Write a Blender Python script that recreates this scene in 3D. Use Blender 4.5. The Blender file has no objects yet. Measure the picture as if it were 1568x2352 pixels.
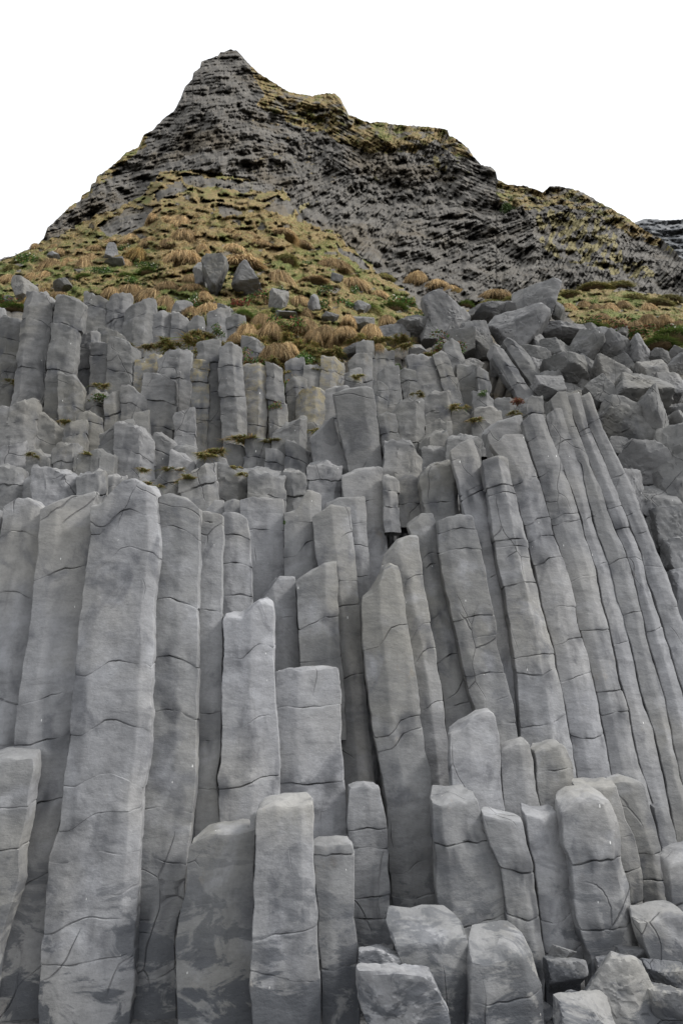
import bpy, math, random
import numpy as np
rng = np.random.default_rng(7); random.seed(7)
C = bpy.context.scene.collection
# ------------------------------------------------------------------ camera geometry (image of 1568 x 2352 units)
CX, CY, F = 784.0, 1176.0, 1568.0
PITCH = math.radians(20.6); H0 = 2.0
cp, sp = math.cos(PITCH), math.sin(PITCH)
def ray(x, y):
    r = (np.asarray(x, float)-CX)/F; u = (CY-np.asarray(y, float))/F
    return r, cp-u*sp, sp+u*cp
def at(x, y, Y, lb=0.0):
    """point on the sight line where depth = Y (+ lb per metre of height above the eye)"""
    r, dy, dz = ray(x, y); t = Y/(dy-lb*dz)
    return r*t, dy*t, H0+dz*t
# ------------------------------------------------------------------ noise
_P = np.arange(4096); np.random.default_rng(3).shuffle(_P)
def _h(i, j, k): return _P[(_P[(_P[i & 4095]+j) & 4095]+k) & 4095]
_G = np.random.default_rng(5).normal(size=(4096, 3)); _G /= np.linalg.norm(_G, axis=1)[:, None]
_V = np.random.default_rng(9).random(4096)
def pn(x, y, z):
    x, y, z = np.broadcast_arrays(np.asarray(x, float), np.asarray(y, float), np.asarray(z, float))
    i, j, k = np.floor(x).astype(int), np.floor(y).astype(int), np.floor(z).astype(int)
    fx, fy, fz = x-i, y-j, z-k
    s = lambda t: t*t*t*(t*(t*6-15)+10)
    u, v, w = s(fx), s(fy), s(fz); out = 0
    for a in (0, 1):
        for b in (0, 1):
            for c in (0, 1):
                g = _G[_h(i+a, j+b, k+c)]
                d = g[..., 0]*(fx-a)+g[..., 1]*(fy-b)+g[..., 2]*(fz-c)
                out = out+d*(u if a else 1-u)*(v if b else 1-v)*(w if c else 1-w)
    return out*1.5
def fbm(x, y, z, o=3):
    t = 0; a = 1.0
    for q in range(o): t = t+a*pn(x*2**q+q*17.3, y*2**q, z*2**q); a *= .5
    return t
def cellrand(i, j, k=0): return _V[_h(np.asarray(i).astype(int), np.asarray(j).astype(int), k)]
# ------------------------------------------------------------------ materials
def mat(name):
    m = bpy.data.materials.new(name); m.use_nodes = True; nt = m.node_tree; nt.nodes.clear(); return m, nt
class N:
    def __init__(s, nt): s.nt = nt
    def n(s, t, **k):
        o = s.nt.nodes.new(t)
        for a, b in k.items():
            if a.startswith('i_'): 
                key = a[2:]; key = int(key) if key.isdigit() else key.replace('_', ' ')
                o.inputs[key].default_value = b
            else: setattr(o, a, b)
        return o
    def l(s, a, b): s.nt.links.new(a, b)
    def noise(s, vec, scale, detail=4, rough=.55, dist=0):
        o = s.n('ShaderNodeTexNoise', i_Scale=scale, i_Detail=detail, i_Roughness=rough, i_Distortion=dist); s.l(vec, o.inputs['Vector']); return o.outputs['Fac']
    def ramp(s, f, pts):
        o = s.n('ShaderNodeValToRGB'); s.l(f, o.inputs[0]); e = o.color_ramp.elements
        while len(e) < len(pts): e.new(.5)
        for k, (p, c) in enumerate(pts):
            e[k].position = p; e[k].color = (c, c, c, 1) if isinstance(c, (int, float)) else (*c, 1)
        return o.outputs[0]
    def mix(s, f, a, b, mode='MIX'):
        o = s.n('ShaderNodeMix', data_type='RGBA', blend_type=mode)
        for v, k in ((f, 0), (a, 6), (b, 7)):
            if hasattr(v, 'links'): s.l(v, o.inputs[k])
            elif isinstance(v, (int, float)): o.inputs[k].default_value = v
            else: o.inputs[k].default_value = (*v, 1)
        return o.outputs[2]
    def math(s, op, a, b=None, c=None):
        o = s.n('ShaderNodeMath', operation=op)
        for k, v in enumerate((a, b, c)):
            if v is None: continue
            if hasattr(v, 'links'): s.l(v, o.inputs[k])
            else: o.inputs[k].default_value = v
        return o.outputs[0]
    def mapv(s, vec, sc):
        o = s.n('ShaderNodeMapping'); s.l(vec, o.inputs[0]); o.inputs['Scale'].default_value = sc; return o.outputs[0]
    def attr(s, name):
        o = s.n('ShaderNodeAttribute', attribute_name=name); sep = s.n('ShaderNodeSeparateColor'); s.l(o.outputs['Color'], sep.inputs[0]); return sep.outputs
    def bump(s, h, strength, dist, normal=None):
        o = s.n('ShaderNodeBump', i_Strength=strength, i_Distance=dist); s.l(h, o.inputs['Height'])
        if normal is not None: s.l(normal, o.inputs['Normal'])
        return o.outputs[0]
    def out(s, col, rough=.85, normal=None, spec=.3):
        b = s.n('ShaderNodeBsdfPrincipled', i_Roughness=rough if not hasattr(rough, 'links') else .8)
        b.inputs['Specular IOR Level'].default_value = spec
        if hasattr(rough, 'links'): s.l(rough, b.inputs['Roughness'])
        if hasattr(col, 'links'): s.l(col, b.inputs['Base Color'])
        else: b.inputs['Base Color'].default_value = (*col, 1)
        if normal is not None: s.l(normal, b.inputs['Normal'])
        o = s.n('ShaderNodeOutputMaterial'); s.l(b.outputs[0], o.inputs[0]); return b
def basalt_material():
    m, nt = mat('basalt'); q = N(nt)
    pos = q.n('ShaderNodeNewGeometry').outputs['Position']
    info = q.n('ShaderNodeObjectInfo').outputs['Random']
    w = q.attr('wear')
    big = q.noise(pos, 1.1, 5, .6)
    col = q.mix(q.ramp(big, [(.3, 0.), (.7, 1.)]), (.19, .192, .196), (.275, .278, .286))
    # warm, dusty patches and columns that differ a little in tone
    warm = q.noise(pos, .55, 3, .5)
    col = q.mix(q.ramp(warm, [(.48, 0.), (.66, .55)]), col, (.235, .224, .193))
    tone = q.ramp(info, [(0., (.76, .76, .745)), (.5, (.96, .96, .96)), (1., (1.12, 1.12, 1.14))])
    col = q.mix(1.0, col, tone, 'MULTIPLY')
    rust = q.noise(q.mapv(pos, (3, 3, 1.4)), 1.0, 5, .7)
    col = q.mix(q.ramp(rust, [(.66, 0.), (.76, .4)]), col, (.20, .155, .10))
    # horizontal weather bands and vertical run-off
    band = q.noise(q.mapv(pos, (.9, .9, 4.2)), 1.0, 5, .62, .6)
    col = q.mix(q.ramp(band, [(.54, 0.), (.72, .55)]), col, (.10, .102, .107))
    run = q.noise(q.mapv(pos, (9, 9, .8)), 1.0, 4, .6)
    col = q.mix(q.ramp(run, [(.58, 0.), (.75, .35)]), col, (.12, .12, .12))
    sm = q.noise(q.mapv(pos, (1.5, 1.5, 1.1)), 1.6, 6, .6, .8)
    col = q.mix(q.ramp(sm, [(.54, 0.), (.66, .65)]), col, (.095, .098, .108))
    pale = q.noise(pos, 2.4, 4, .55, .4)
    col = q.mix(q.ramp(pale, [(.55, 0.), (.72, .55)]), col, (.31, .315, .33))
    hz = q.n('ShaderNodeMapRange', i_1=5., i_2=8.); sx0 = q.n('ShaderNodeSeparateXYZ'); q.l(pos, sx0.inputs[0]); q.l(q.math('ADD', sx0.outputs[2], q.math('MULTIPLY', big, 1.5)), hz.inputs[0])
    col = q.mix(hz.outputs[0], col, q.mix(1., col, (.66, .65, .625), 'MULTIPLY'))   # rock gets darker and warmer with height
    # thin wandering fissures: bump, with the shade inside them painted as dark lines
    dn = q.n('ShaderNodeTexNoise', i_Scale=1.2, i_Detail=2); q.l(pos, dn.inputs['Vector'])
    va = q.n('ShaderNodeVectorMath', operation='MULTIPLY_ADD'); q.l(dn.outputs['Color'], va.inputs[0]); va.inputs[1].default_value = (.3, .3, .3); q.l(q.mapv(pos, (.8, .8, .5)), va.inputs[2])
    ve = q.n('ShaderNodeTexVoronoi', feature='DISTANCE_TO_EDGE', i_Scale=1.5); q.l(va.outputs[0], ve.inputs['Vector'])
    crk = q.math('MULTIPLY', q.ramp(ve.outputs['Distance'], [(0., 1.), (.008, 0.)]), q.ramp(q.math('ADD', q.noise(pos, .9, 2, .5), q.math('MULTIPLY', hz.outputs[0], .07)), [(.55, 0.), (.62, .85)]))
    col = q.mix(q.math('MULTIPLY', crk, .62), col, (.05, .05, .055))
    # grain
    gr = q.noise(pos, 34, 5, .7)
    col = q.mix(.8, col, q.ramp(gr, [(.3, .88), (.5, 1.), (.72, 1.1)]), 'MULTIPLY')
    fine = q.noise(pos, 7, 6, .68)
    col = q.mix(.75, col, q.ramp(fine, [(.3, .80), (.5, 1.), (.7, 1.14)]), 'MULTIPLY')
    # weathering along joints (mesh attribute)
    col = q.mix(q.math('MULTIPLY', w[0], .85), col, (.062, .064, .07))
    # splash zone: dark wet blotches low on the columns
    sx = q.n('ShaderNodeSeparateXYZ'); q.l(pos, sx.inputs[0])
    low = q.n('ShaderNodeMapRange', i_1=1.75, i_2=.25); q.l(sx.outputs[2], low.inputs[0])
    bl = q.noise(q.mapv(pos, (1.6, 1.6, 3.2)), 1.2, 6, .66, .7)
    wet = q.ramp(q.math('ADD', bl, q.math('MULTIPLY', low.outputs[0], .13)), [(.585, 0.), (.64, 1.)])
    wetm = q.math('MULTIPLY', wet, q.math('MULTIPLY', low.outputs[0], .9))
    col = q.mix(q.math('MULTIPLY', wetm, .9), col, (.045, .05, .06))
    # yellow lichen
    ln = q.noise(pos, 6, 5, .7)
    lich = q.math('MULTIPLY', w[1], q.ramp(ln, [(.45, 0.), (.6, 1.)]))
    col = q.mix(q.math('MULTIPLY', lich, .5), col, (.30, .235, .085))
    # bird droppings: sparse pale flecks
    vo = q.n('ShaderNodeTexVoronoi', feature='F1', i_Scale=4.5); q.l(q.mapv(pos, (1.8, 1.8, .6)), vo.inputs['Vector'])
    sc = q.n('ShaderNodeSeparateColor'); q.l(vo.outputs['Color'], sc.inputs[0])
    fleck = q.math('MULTIPLY', q.math('LESS_THAN', vo.outputs['Distance'], q.math('MULTIPLY', sc.outputs[1], .06)), q.math('GREATER_THAN', sc.outputs[0], .25))
    col = q.mix(q.math('MULTIPLY', fleck, .85), col, (.68, .68, .66))
    h1 = q.noise(pos, 18, 6, .68); h2 = q.noise(pos, 75, 4, .6)
    h3 = q.noise(q.mapv(pos, (5, 5, 9)), 1.0, 5, .6)
    nb = q.bump(h3, .42, .035); nb = q.bump(h1, .3, .011, nb); nb = q.bump(h2, .35, .003, nb); nb = q.bump(q.math('SUBTRACT', 1., crk), .8, .02, nb)
    rough = q.math('SUBTRACT', .88, q.math('MULTIPLY', wetm, .35))
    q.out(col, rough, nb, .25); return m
def hill_material():
    m, nt = mat('hillside_rock_and_grass'); q = N(nt)
    pos = q.n('ShaderNodeNewGeometry').outputs['Position']; w = q.attr('wear'); t = q.attr('tint')
    n1 = q.noise(pos, .35, 6, .65); n2 = q.noise(pos, 2.6, 5, .7); n3 = q.noise(pos, .9, 5, .6)
    rock = q.mix(q.ramp(n1, [(.35, 0.), (.65, 1.)]), (.078, .073, .066), (.128, .12, .108))
    rock = q.mix(q.ramp(n2, [(.4, 0.), (.7, .7)]), rock, (.135, .127, .113))
    rock = q.mix(1., rock, q.ramp(t[0], [(0., .74), (.5, 1.), (1., 1.25)]), 'MULTIPLY')
    rock = q.mix(q.ramp(n3, [(.58, 0.), (.72, .4)]), rock, (.12, .10, .06))
    straw = q.mix(q.ramp(n2, [(.3, 0.), (.7, 1.)]), (.115, .082, .038), (.265, .20, .095))
    green = q.mix(q.ramp(n2, [(.3, 0.), (.7, 1.)]), (.065, .08, .025), (.17, .175, .055))
    grass = q.mix(q.ramp(q.math('ADD', n3, q.math('MULTIPLY', w[2], .25)), [(.48, 0.), (.68, 1.)]), straw, green)
    grass = q.mix(.6, grass, q.ramp(q.noise(pos, 9, 5, .7), [(.3, .6), (.7, 1.4)]), 'MULTIPLY')
    col0 = None
    rock = q.mix(q.ramp(q.noise(pos, .12, 4, .6), [(.5, 0.), (.62, .45)]), rock, (.11, .085, .05))
    col = q.mix(q.ramp(q.math('ADD', w[0], q.math('MULTIPLY', q.math('SUBTRACT', n2, .5), .9)), [(.3, 0.), (.7, 1.)]), rock, grass)
    col = q.mix(q.ramp(q.math('ADD', w[1], q.math('MULTIPLY', q.math('SUBTRACT', n2, .5), 1.3)), [(.5, 0.), (.85, .7)]), col, (.24, .205, .085))
    nb = q.bump(q.noise(pos, 5, 6, .7), .8, .15)
    q.out(col, .95, nb, .15); return m
def plain(name, c1, c2, scale, rough=.9, bump=0., obj=False, lo=.35, hi=.65):
    m, nt = mat(name); q = N(nt)
    pos = (q.n('ShaderNodeTexCoord').outputs['Object'] if obj else q.n('ShaderNodeNewGeometry').outputs['Position'])
    n = q.noise(pos, scale, 6, .65); col = q.mix(q.ramp(n, [(lo, 0.), (hi, 1.)]), c1, c2)
    q.out(col, rough, q.bump(n, .8, bump) if bump else None, .2); return m
def blade_material(name):
    m, nt = mat(name); q = N(nt)
    a = q.n('ShaderNodeAttribute', attribute_name='wear').outputs['Color']
    oi = q.n('ShaderNodeObjectInfo').outputs['Random']
    col = q.mix(1., a, q.ramp(oi, [(0., (.7, .68, .66)), (1., (1.25, 1.22, 1.2))]), 'MULTIPLY')
    b = q.n('ShaderNodeBsdfPrincipled', i_Roughness=.8); b.inputs['Specular IOR Level'].default_value = .2; q.l(col, b.inputs['Base Color'])
    tr = q.n('ShaderNodeBsdfTranslucent'); q.l(col, tr.inputs[0])
    mx = q.n('ShaderNodeMixShader', i_0=.2); q.l(b.outputs[0], mx.inputs[1]); q.l(tr.outputs[0], mx.inputs[2])
    o = q.n('ShaderNodeOutputMaterial'); q.l(mx.outputs[0], o.inputs[0]); return m
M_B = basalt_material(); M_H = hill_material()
M_BL = blade_material('grass_blades')
M_SOIL = plain('root_mat', (.07, .048, .027), (.17, .12, .06), 14, .95, .03, True)
M_G = plain('beach_gravel', (.06, .06, .062), (.15, .15, .152), 22, .8, .03)
M_FAR = plain('far_cliff', (.10, .105, .11), (.19, .195, .20), .25, .95, .5)
# ------------------------------------------------------------------ mesh helpers
def mesh(name, V, faces4, faces3=None, mats=(), smooth=True, wear=None, tint=None, mi=None, sharp=None):
    me = bpy.data.meshes.new(name); V = np.asarray(V, np.float32)
    f4 = np.asarray(faces4, np.int32).reshape(-1, 4); f3 = np.zeros((0, 3), np.int32) if faces3 is None else np.asarray(faces3, np.int32).reshape(-1, 3)
    me.vertices.add(len(V)); me.vertices.foreach_set('co', V.ravel())
    me.loops.add(f4.size+f3.size); me.loops.foreach_set('vertex_index', np.concatenate([f4.ravel(), f3.ravel()]))
    n4, n3 = len(f4), len(f3); me.polygons.add(n4+n3)
    me.polygons.foreach_set('loop_start', np.concatenate([np.arange(n4)*4, n4*4+np.arange(n3)*3]).astype(np.int32))
    me.polygons.foreach_set('loop_total', np.concatenate([np.full(n4, 4), np.full(n3, 3)]).astype(np.int32))
    for m in mats: me.materials.append(m)
    if mi is not None: me.polygons.foreach_set('material_index', np.asarray(mi, np.int32))
    me.update(calc_edges=True); me.validate()
    me.polygons.foreach_set('use_smooth', np.full(len(me.polygons), smooth))
    for nm, arr in (('wear', wear), ('tint', tint)):
        if arr is not None:
            a = me.color_attributes.new(nm, 'FLOAT_COLOR', 'POINT'); arr = np.asarray(arr, np.float32)
            a.data.foreach_set('color', np.hstack([arr, np.ones((len(arr), 1), np.float32)]).ravel())
    if sharp: me.set_sharp_from_angle(angle=math.radians(sharp))
    return me
def obj(name, me, loc=(0, 0, 0)):
    o = bpy.data.objects.new(name, me); o.location = loc; C.objects.link(o); return o
def tag(o, label, cat, group=None):
    o['label'] = label; o['category'] = cat
    if group: o['group'] = group
    return o
def grid_faces(nr, nc, close=False):
    r = np.arange(nr-1)[:, None]*nc; c = np.arange(nc if close else nc-1)[None]; c2 = (c+1) % nc
    a = r+c; b = r+c2; d = r+nc+c2; e = r+nc+c
    return np.stack([a, b, d, e], -1).reshape(-1, 4)
ORD = ['', 'first', 'second', 'third', 'fourth', 'fifth', 'sixth', 'seventh', 'eighth', 'ninth', 'tenth', 'eleventh', 'twelfth', 'thirteenth', 'fourteenth', 'fifteenth', 'sixteenth', 'seventeenth', 'eighteenth', 'nineteenth', 'twentieth',
       'twenty-first', 'twenty-second', 'twenty-third', 'twenty-fourth', 'twenty-fifth', 'twenty-sixth', 'twenty-seventh', 'twenty-eighth', 'twenty-ninth', 'thirtieth', 'thirty-first', 'thirty-second', 'thirty-third', 'thirty-fourth', 'thirty-fifth', 'thirty-sixth', 'thirty-seventh', 'thirty-eighth', 'thirty-ninth', 'fortieth']
# ------------------------------------------------------------------ basalt column
def column(label, Y, top, rows, ar=(.45,), joints=(), lb=.07, bt=None, px=6.0, d=None, rough=1.0, lichen=0., group='columns of the basalt cliff', seed=None, cap=1.0):
    """top: [(u 0..1 across, image y)], rows: [(image y, left x, right x)] down the column"""
    sd = int(rng.integers(1e6)) if seed is None else seed; r = np.random.default_rng(sd)
    top = [(0, top), (1, top)] if isinstance(top, (int, float)) else list(top)
    rows = sorted(rows); xm = (rows[0][1]+rows[0][2])/2; ytm = np.mean([t[1] for t in top])
    z_t = at(xm, ytm, Y)[2]; Y0 = Y-lb*(z_t-H0)
    zz = []; XL = []; XR = []
    for (y, a, b) in rows:
        pa, pb = at(a, y, Y0, lb), at(b, y, Y0, lb); zz.append(pa[2]); XL.append(pa[0]); XR.append(pb[0])
    o = np.argsort(zz); zz = np.array(zz)[o]; XL = np.array(XL)[o]; XR = np.array(XR)[o]
    def ext(z, A):   # linear beyond the ends
        v = np.interp(z, zz, A)
        if len(zz) > 1:
            v = np.where(z > zz[-1], A[-1]+(z-zz[-1])*(A[-1]-A[-2])/(zz[-1]-zz[-2]), v)
            v = np.where(z < zz[0], A[0]+(z-zz[0])*(A[1]-A[0])/(zz[1]-zz[0]), v)
        return v
    s = px*Y/F
    hw0 = float(np.mean(XR-XL))/2
    # outline of the cross-section, u in -1..1, v in units of half width (negative = towards the beach)
    dd = d if d is not None else r.uniform(.34, .6)
    arx = [2*a-1 for a in ar]
    pts = [(-1, 0.)]
    for k, a in enumerate(arx): pts.append((a, -dd*(1-.35*abs(a))*r.uniform(.85, 1.15)))
    pts[0] = (-1, -dd*r.uniform(.55, .95)); pts += [(1, -dd*r.uniform(.1, .45)), (1.0, .5), (.75+r.uniform(-.1, .1), 1.0), (-.7+r.uniform(-.1, .1), 1.05), (-1, .45)]
    pts = np.array(pts); U = []; Vv = []; bev = min(.18, .016/hw0)
    for k in range(len(pts)):
        p0, p1 = pts[k], pts[(k+1) % len(pts)]; Lk = np.hypot(*(p1-p0)); back = (p0[1]+p1[1])/2 > .2
        m = max(2, int(Lk*hw0/(s*(3 if back else 1))))
        t_ = np.linspace(0, 1, m+1); t_ = np.r_[min(.3, bev*.45/Lk), t_[1:-1], 1-min(.3, bev*.45/Lk)]
        t_ = np.unique(np.clip(t_, min(.3, bev*.45/Lk), 1-min(.3, bev*.45/Lk)))
        U += list(p0[0]+(p1[0]-p0[0])*t_); Vv += list(p0[1]+(p1[1]-p0[1])*t_)
    U = np.array(U); Vv = np.array(Vv)
    # top height over the cross-section
    tu = np.array([2*t[0]-1 for t in top]); tz = np.array([at(xm, t[1], Y)[2] for t in top])
    btl = r.uniform(-.05, .2) if bt is None else bt*.7
    def ztop(u, v): return np.interp(u, tu, tz)+btl*(v+dd*.5)*hw0+.05*rough*hw0*2*fbm(u*1.3+sd, v*1.3, 3.1, 3)
    zb = zz[0]; Ht = float(np.mean(tz))-zb
    base = np.linspace(0, 1, max(6, int(Ht/s)))
    jt = []
    for J in joints:
        yj, st = (J if isinstance(J, tuple) else (J, 1.0))
        zj = at(xm, yj, Y0, lb)[2]; t = (zj-zb)/Ht
        if .02 < t < .98: jt.append((t, st*r.uniform(.5, 1.1), r.uniform(-.22, .22), r.uniform(-.10, .10), r.uniform(.0, 1.5)))
    extra = [base, 1-np.array([.022, .008])/Ht]
    for t, *_ in jt: extra.append(t+np.array([-.022, -.010, -.004, 0, .004, .010, .022])/Ht)
    T = np.unique(np.clip(np.concatenate(extra), 0, 1)); keep = np.r_[True, np.diff(T) > 1e-5]; T = T[keep]
    Ug, Tg = np.meshgrid(U, T); Vg = np.broadcast_to(Vv, Ug.shape)
    zt = ztop(U, Vv)[None]
    Z = zb+Tg*(zt-zb)
    for t, st, tl, cv, tv in jt:
        Z = Z+(tl*Ug+tv*(Vg+dd)*(Vg < .3)+cv*np.cos(2.2*Ug)+.07*pn(Ug*2.2+sd, t*50, Vg*2))*hw0*np.exp(-((Tg-t)*Ht/.12)**2)*(1-Tg)*(Tg > 0)
    xl, xr = ext(Z, XL), ext(Z, XR); cx, hw = (xl+xr)/2, (xr-xl)/2
    # gaps, grooves, weathering
    gap = -.004+.006*r.random()
    ins = np.zeros_like(Z); wear = np.zeros(Z.shape+(3,))
    nz = .5+.5*np.tanh(4*pn(Ug*1.3+sd*.137, Tg*9+sd*.77, Vg*1.6))
    seg_dx = np.zeros_like(Z); seg_s = np.zeros_like(Z)
    for t, st, tl, cv, tv in sorted(jt):
        dl = (Tg-t)*Ht; str_ = np.clip(st*(.1+1.3*nz)-.12, 0, 1.1)
        ins += .034*str_*np.exp(-(dl/.0045)**2)+.004*str_*np.exp(-(dl/.015)**2)
        wear[..., 0] += st*np.exp(-(np.abs(dl+.05*pn(Ug*3, sd, Vg))/.12))*np.clip(.25+1.6*fbm(Ug*1.4+sd, Z*2, Vg*2), 0, 1)*1.2
        above = dl > 0
        seg_dx = np.where(above, r.uniform(-.008, .008)*min(st, 1)*rough**1.4, seg_dx); seg_s = np.where(above, r.uniform(-.006, .006)*min(st, 1)*rough, seg_s)
    prof = 1-gap/np.maximum(hw, .05)
    X = cx+Ug*hw*prof+seg_dx+Ug*seg_s; Yc = Y0+lb*(Z-H0); Yw = Yc+Vg*hw0*prof+seg_dx*.7
    rad = np.sqrt(Ug**2+(Vg*1.0)**2)+1e-6
    nx = Ug/rad; ny = (Vg)/rad
    a = hw0
    big = fbm(X*1.1+sd, Yw*1.1, Z*.8, 2)*.03*a*rough
    rip = pn(X*1.7/a*.3+sd, Yw/a*.4, Z*2.1/max(a, .2)*.3)*.03*a*rough
    mid = fbm(X*4+sd, Yw*4, Z*5, 3)*.009*rough
    # flaked facets: ridged terracing gives the chipped look
    cz = pn(X*2.3+sd, Yw*2.3, Z*1.6); fl = np.floor(cz*5)/5
    flake = (fl-cz)*.03*min(1, a*3)*rough
    # worn rim near the top
    rim = np.exp(-((1-Tg)*Ht/.012))*.008
    disp = big+rip+mid+flake-ins-rim*(.6+.8*nz)
    X = X+nx*disp; Yw = Yw+ny*disp
    X = X+.030*pn(X*1.5, 2., Z*1.3)*min(1, a*2.5)+.012*pn(X*4, 5., Z*4.2)      # cracks wander, shared by neighbours
    nr, nc = Z.shape
    P = [np.stack([X, Yw, Z], -1).reshape(-1, 3)]; W = [wear.reshape(-1, 3)]; F4 = [grid_faces(nr, nc, True)]
    if lichen:
        lz = np.exp(-((1-Tg)*Ht/.9)); W[0][:, 1] = (lichen*lz).ravel()
    # cap rings
    prev = (nr-1)*nc; ctr = np.array([X[-1].mean(), Yw[-1].mean()])
    cu, cv = U.mean(), Vv.mean(); tot = nr*nc
    rings = [.96, .8, .62, .42, .2]
    for k, q in enumerate(rings):
        xx = ctr[0]+(X[-1]-ctr[0])*q; yy = ctr[1]+(Yw[-1]-ctr[1])*q
        u_, v_ = cu+(U-cu)*q, cv+(Vv-cv)*q
        z_ = ztop(u_, v_)+.004+.05*rough*cap*hw0*fbm(xx*5+sd, yy*5, 1.7, 3)+.02*cap*(1-q)
        P.append(np.stack([xx, yy, z_], -1)); w_ = np.zeros((nc, 3)); w_[:, 1] = lichen; W.append(w_)
        i = np.arange(nc); j = (i+1) % nc
        F4.append(np.stack([prev+i, prev+j, tot+j, tot+i], -1)); prev = tot; tot += nc
    P.append(np.array([[ctr[0], ctr[1], float(P[-1][:, 2].mean())]])); W.append(np.array([[0, lichen, 0]]))
    i = np.arange(nc); F3 = np.stack([prev+i, prev+(i+1) % nc, np.full(nc, tot)], -1)
    P = np.concatenate(P); W = np.concatenate(W); b = np.array([ctr[0], Y0, zb])
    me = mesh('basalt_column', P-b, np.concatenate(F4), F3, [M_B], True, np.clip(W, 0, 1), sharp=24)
    o = tag(obj('basalt_column', me, b), label, 'basalt column', group); o['kind'] = 'thing'; return o
# ================================================================== THE BIG COLUMNS (front to back)
G1 = 'tall columns of the lower cliff'
def Cc(label, Y, top, rows, ar=(.45,), joints=(), **k): return column(label, Y, top, rows, ar, joints, group=k.pop('group', G1), **k)
# left block
Cc('sliver of a column at the left edge behind the short pale-topped one', 7.75, 1176, [(1170,-75,9),(1741,-150,-62)], (.6,), (1300,1500))
Cc('leftmost tall column, dark stained band near its head, cut by the left edge', 7.6, [(0,1166),(.3,1146),(.7,1150),(1,1168)], [(1150,14,103),(1246,2,95),(1366,-18,82),(1516,-45,60),(1621,-55,47),(1741,-62,40),(1900,-75,30),(2360,-110,-5)], (.75,), (1232,(1370,.5),1612,1716), d=.3)
Cc('short column with pale flat top in the lower left corner', 6.95, [(0,1756),(.5,1748),(1,1744)], [(1745,-85,80),(1860,-95,68),(1960,-110,50),(2022,-115,49),(2107,-125,24),(2170,-130,2),(2360,-170,-30)], (.4,), (1860,1957), bt=.5, d=.35)
Cc('long column left of the widest one, green-grey left face and pale right face', 7.5, [(0,1172),(.3,1160),(.6,1143),(1,1135)], [(1150,103,221),(1300,90,206),(1420,76,190),(1590,52,175),(1700,42,168),(1790,36,153),(1850,30,150),(1960,14,125),(2030,8,120),(2170,-10,107),(2360,-42,104)], (.33,), (1318,1612,1712,1855,(2050,.6)), d=.5, bt=.45)
Cc('widest column of the cliff, with a peaked broken head', 7.4, [(0,1172),(.15,1166),(.45,1112),(.6,1108),(.93,1128),(1,1140)], [(1150,219,368),(1216,214,367),(1300,207,364),(1420,191,358),(1590,176,354),(1700,168,348),(1790,154,338),(1887,148,328),(1960,127,326),(2030,121,322),(2137,110,314),(2170,107,310),(2237,105,310),(2360,100,302)], (.22,.86), (1205,(1288,.5),(1540,.8),(1678,1.),1795,1888,(1975,.6),(2120,.7),(2200,.5)), d=.42, bt=.5)
Cc('column right of the widest one, with a thin diagonal scratch down its face', 7.5, [(0,1142),(.3,1137),(.7,1150),(1,1172)], [(1150,368,461),(1266,365,460),(1391,359,457),(1546,356,457),(1646,351,453),(1756,346,452),(1812,337,450),(1862,329,444),(1962,326,434),(2062,322,427),(2112,315,412),(2182,309,404),(2360,303,408)], (.55,), (1222,1385,1518,1640,1862,(1975,1.),2112,2140,(2240,.6)), d=.25)
Cc('narrow column beside the scratched one, open wedge in its joint', 7.7, [(0,1176),(.6,1180),(1,1185)], [(1183,455,513),(1266,453,514),(1391,452,511),(1501,452,512),(1646,453,511),(1737,452,509),(1787,451,500),(1837,450,502),(1907,445,512),(2100,430,520)], (.6,), (1202,1403,(1640,.7),1705,(1815,.6)), d=.3)
Cc('dome-topped column with two dark seams, left of the block with the broken foot', 8.15, [(0,1183),(.5,1180),(1,1192)], [(1185,512,570),(1291,512,575),(1381,512,579),(1560,512,585)], (.3,), (1235,1300,1372), d=.4)
Cc('wide front column with curved top and striped lower flank', 6.85, [(0,1938),(.4,1918),(1,1907)], [(1920,436,588),(1972,434,583),(2062,427,585),(2112,412,583),(2182,405,579),(2360,408,582)], (.55,), ((2075,.4),), bt=.35, d=.22)
Cc('front column with squared top and bright right-hand edge', 6.65, [(0,1858),(.5,1852),(1,1848)], [(1850,592,719),(2012,588,722),(2137,583,730),(2237,579,737),(2360,582,739)], (.12,.8), (2150,(2240,.5)), bt=.45, d=.45)
Cc('dark sliver wedged against the squared front column', 6.9, 1872, [(1872,575,596),(2000,575,600),(2200,575,600)], (.5,), (), d=.3)
Cc('short front column right of the squared one, worn top corner', 6.75, [(0,1940),(1,1942)], [(1942,722,810),(2022,724,814),(2112,730,809),(2172,736,821),(2360,741,825)], (.35,), (1962,2228), bt=.4, d=.4)
Cc('column with a hollow-cut head rising behind the curved front column', 7.55, [(0,1424),(.38,1418),(.6,1394),(.85,1384),(1,1392)], [(1400,512,627),(1496,513,629),(1546,513,631),(1616,511,635),(1666,511,637),(1756,510,640),(1787,500,640),(1837,502,640),(1907,512,641),(2100,515,645)], (.55,), (1497,(1660,.6),1800), d=.4, bt=.6)
Cc('broad flat-topped column at the foot of the split dark block', 7.65, [(0,1546),(.5,1540),(1,1538)], [(1541,632,777),(1616,635,780),(1756,639,786),(1852,640,794),(1945,642,797),(2200,645,800)], (.36,), ((1625,.7),1800,(1870,.6)), bt=.3, d=.3)
Cc('column with slanting broken head and sunlit right strip', 8.25, [(0,1338),(.3,1322),(.7,1300),(1,1293)], [(1310,678,773),(1416,682,778),(1520,690,785),(1700,698,795)], (.72,), (1432,1520), d=.5, bt=.5)
Cc('column with a long sloping broken head left of the slanting one', 8.4, [(0,1388),(.25,1362),(.55,1334),(1,1331)], [(1340,584,678),(1450,606,684),(1546,632,692),(1700,650,698)], (.45,), (1436,), d=.45, bt=.7)
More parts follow.
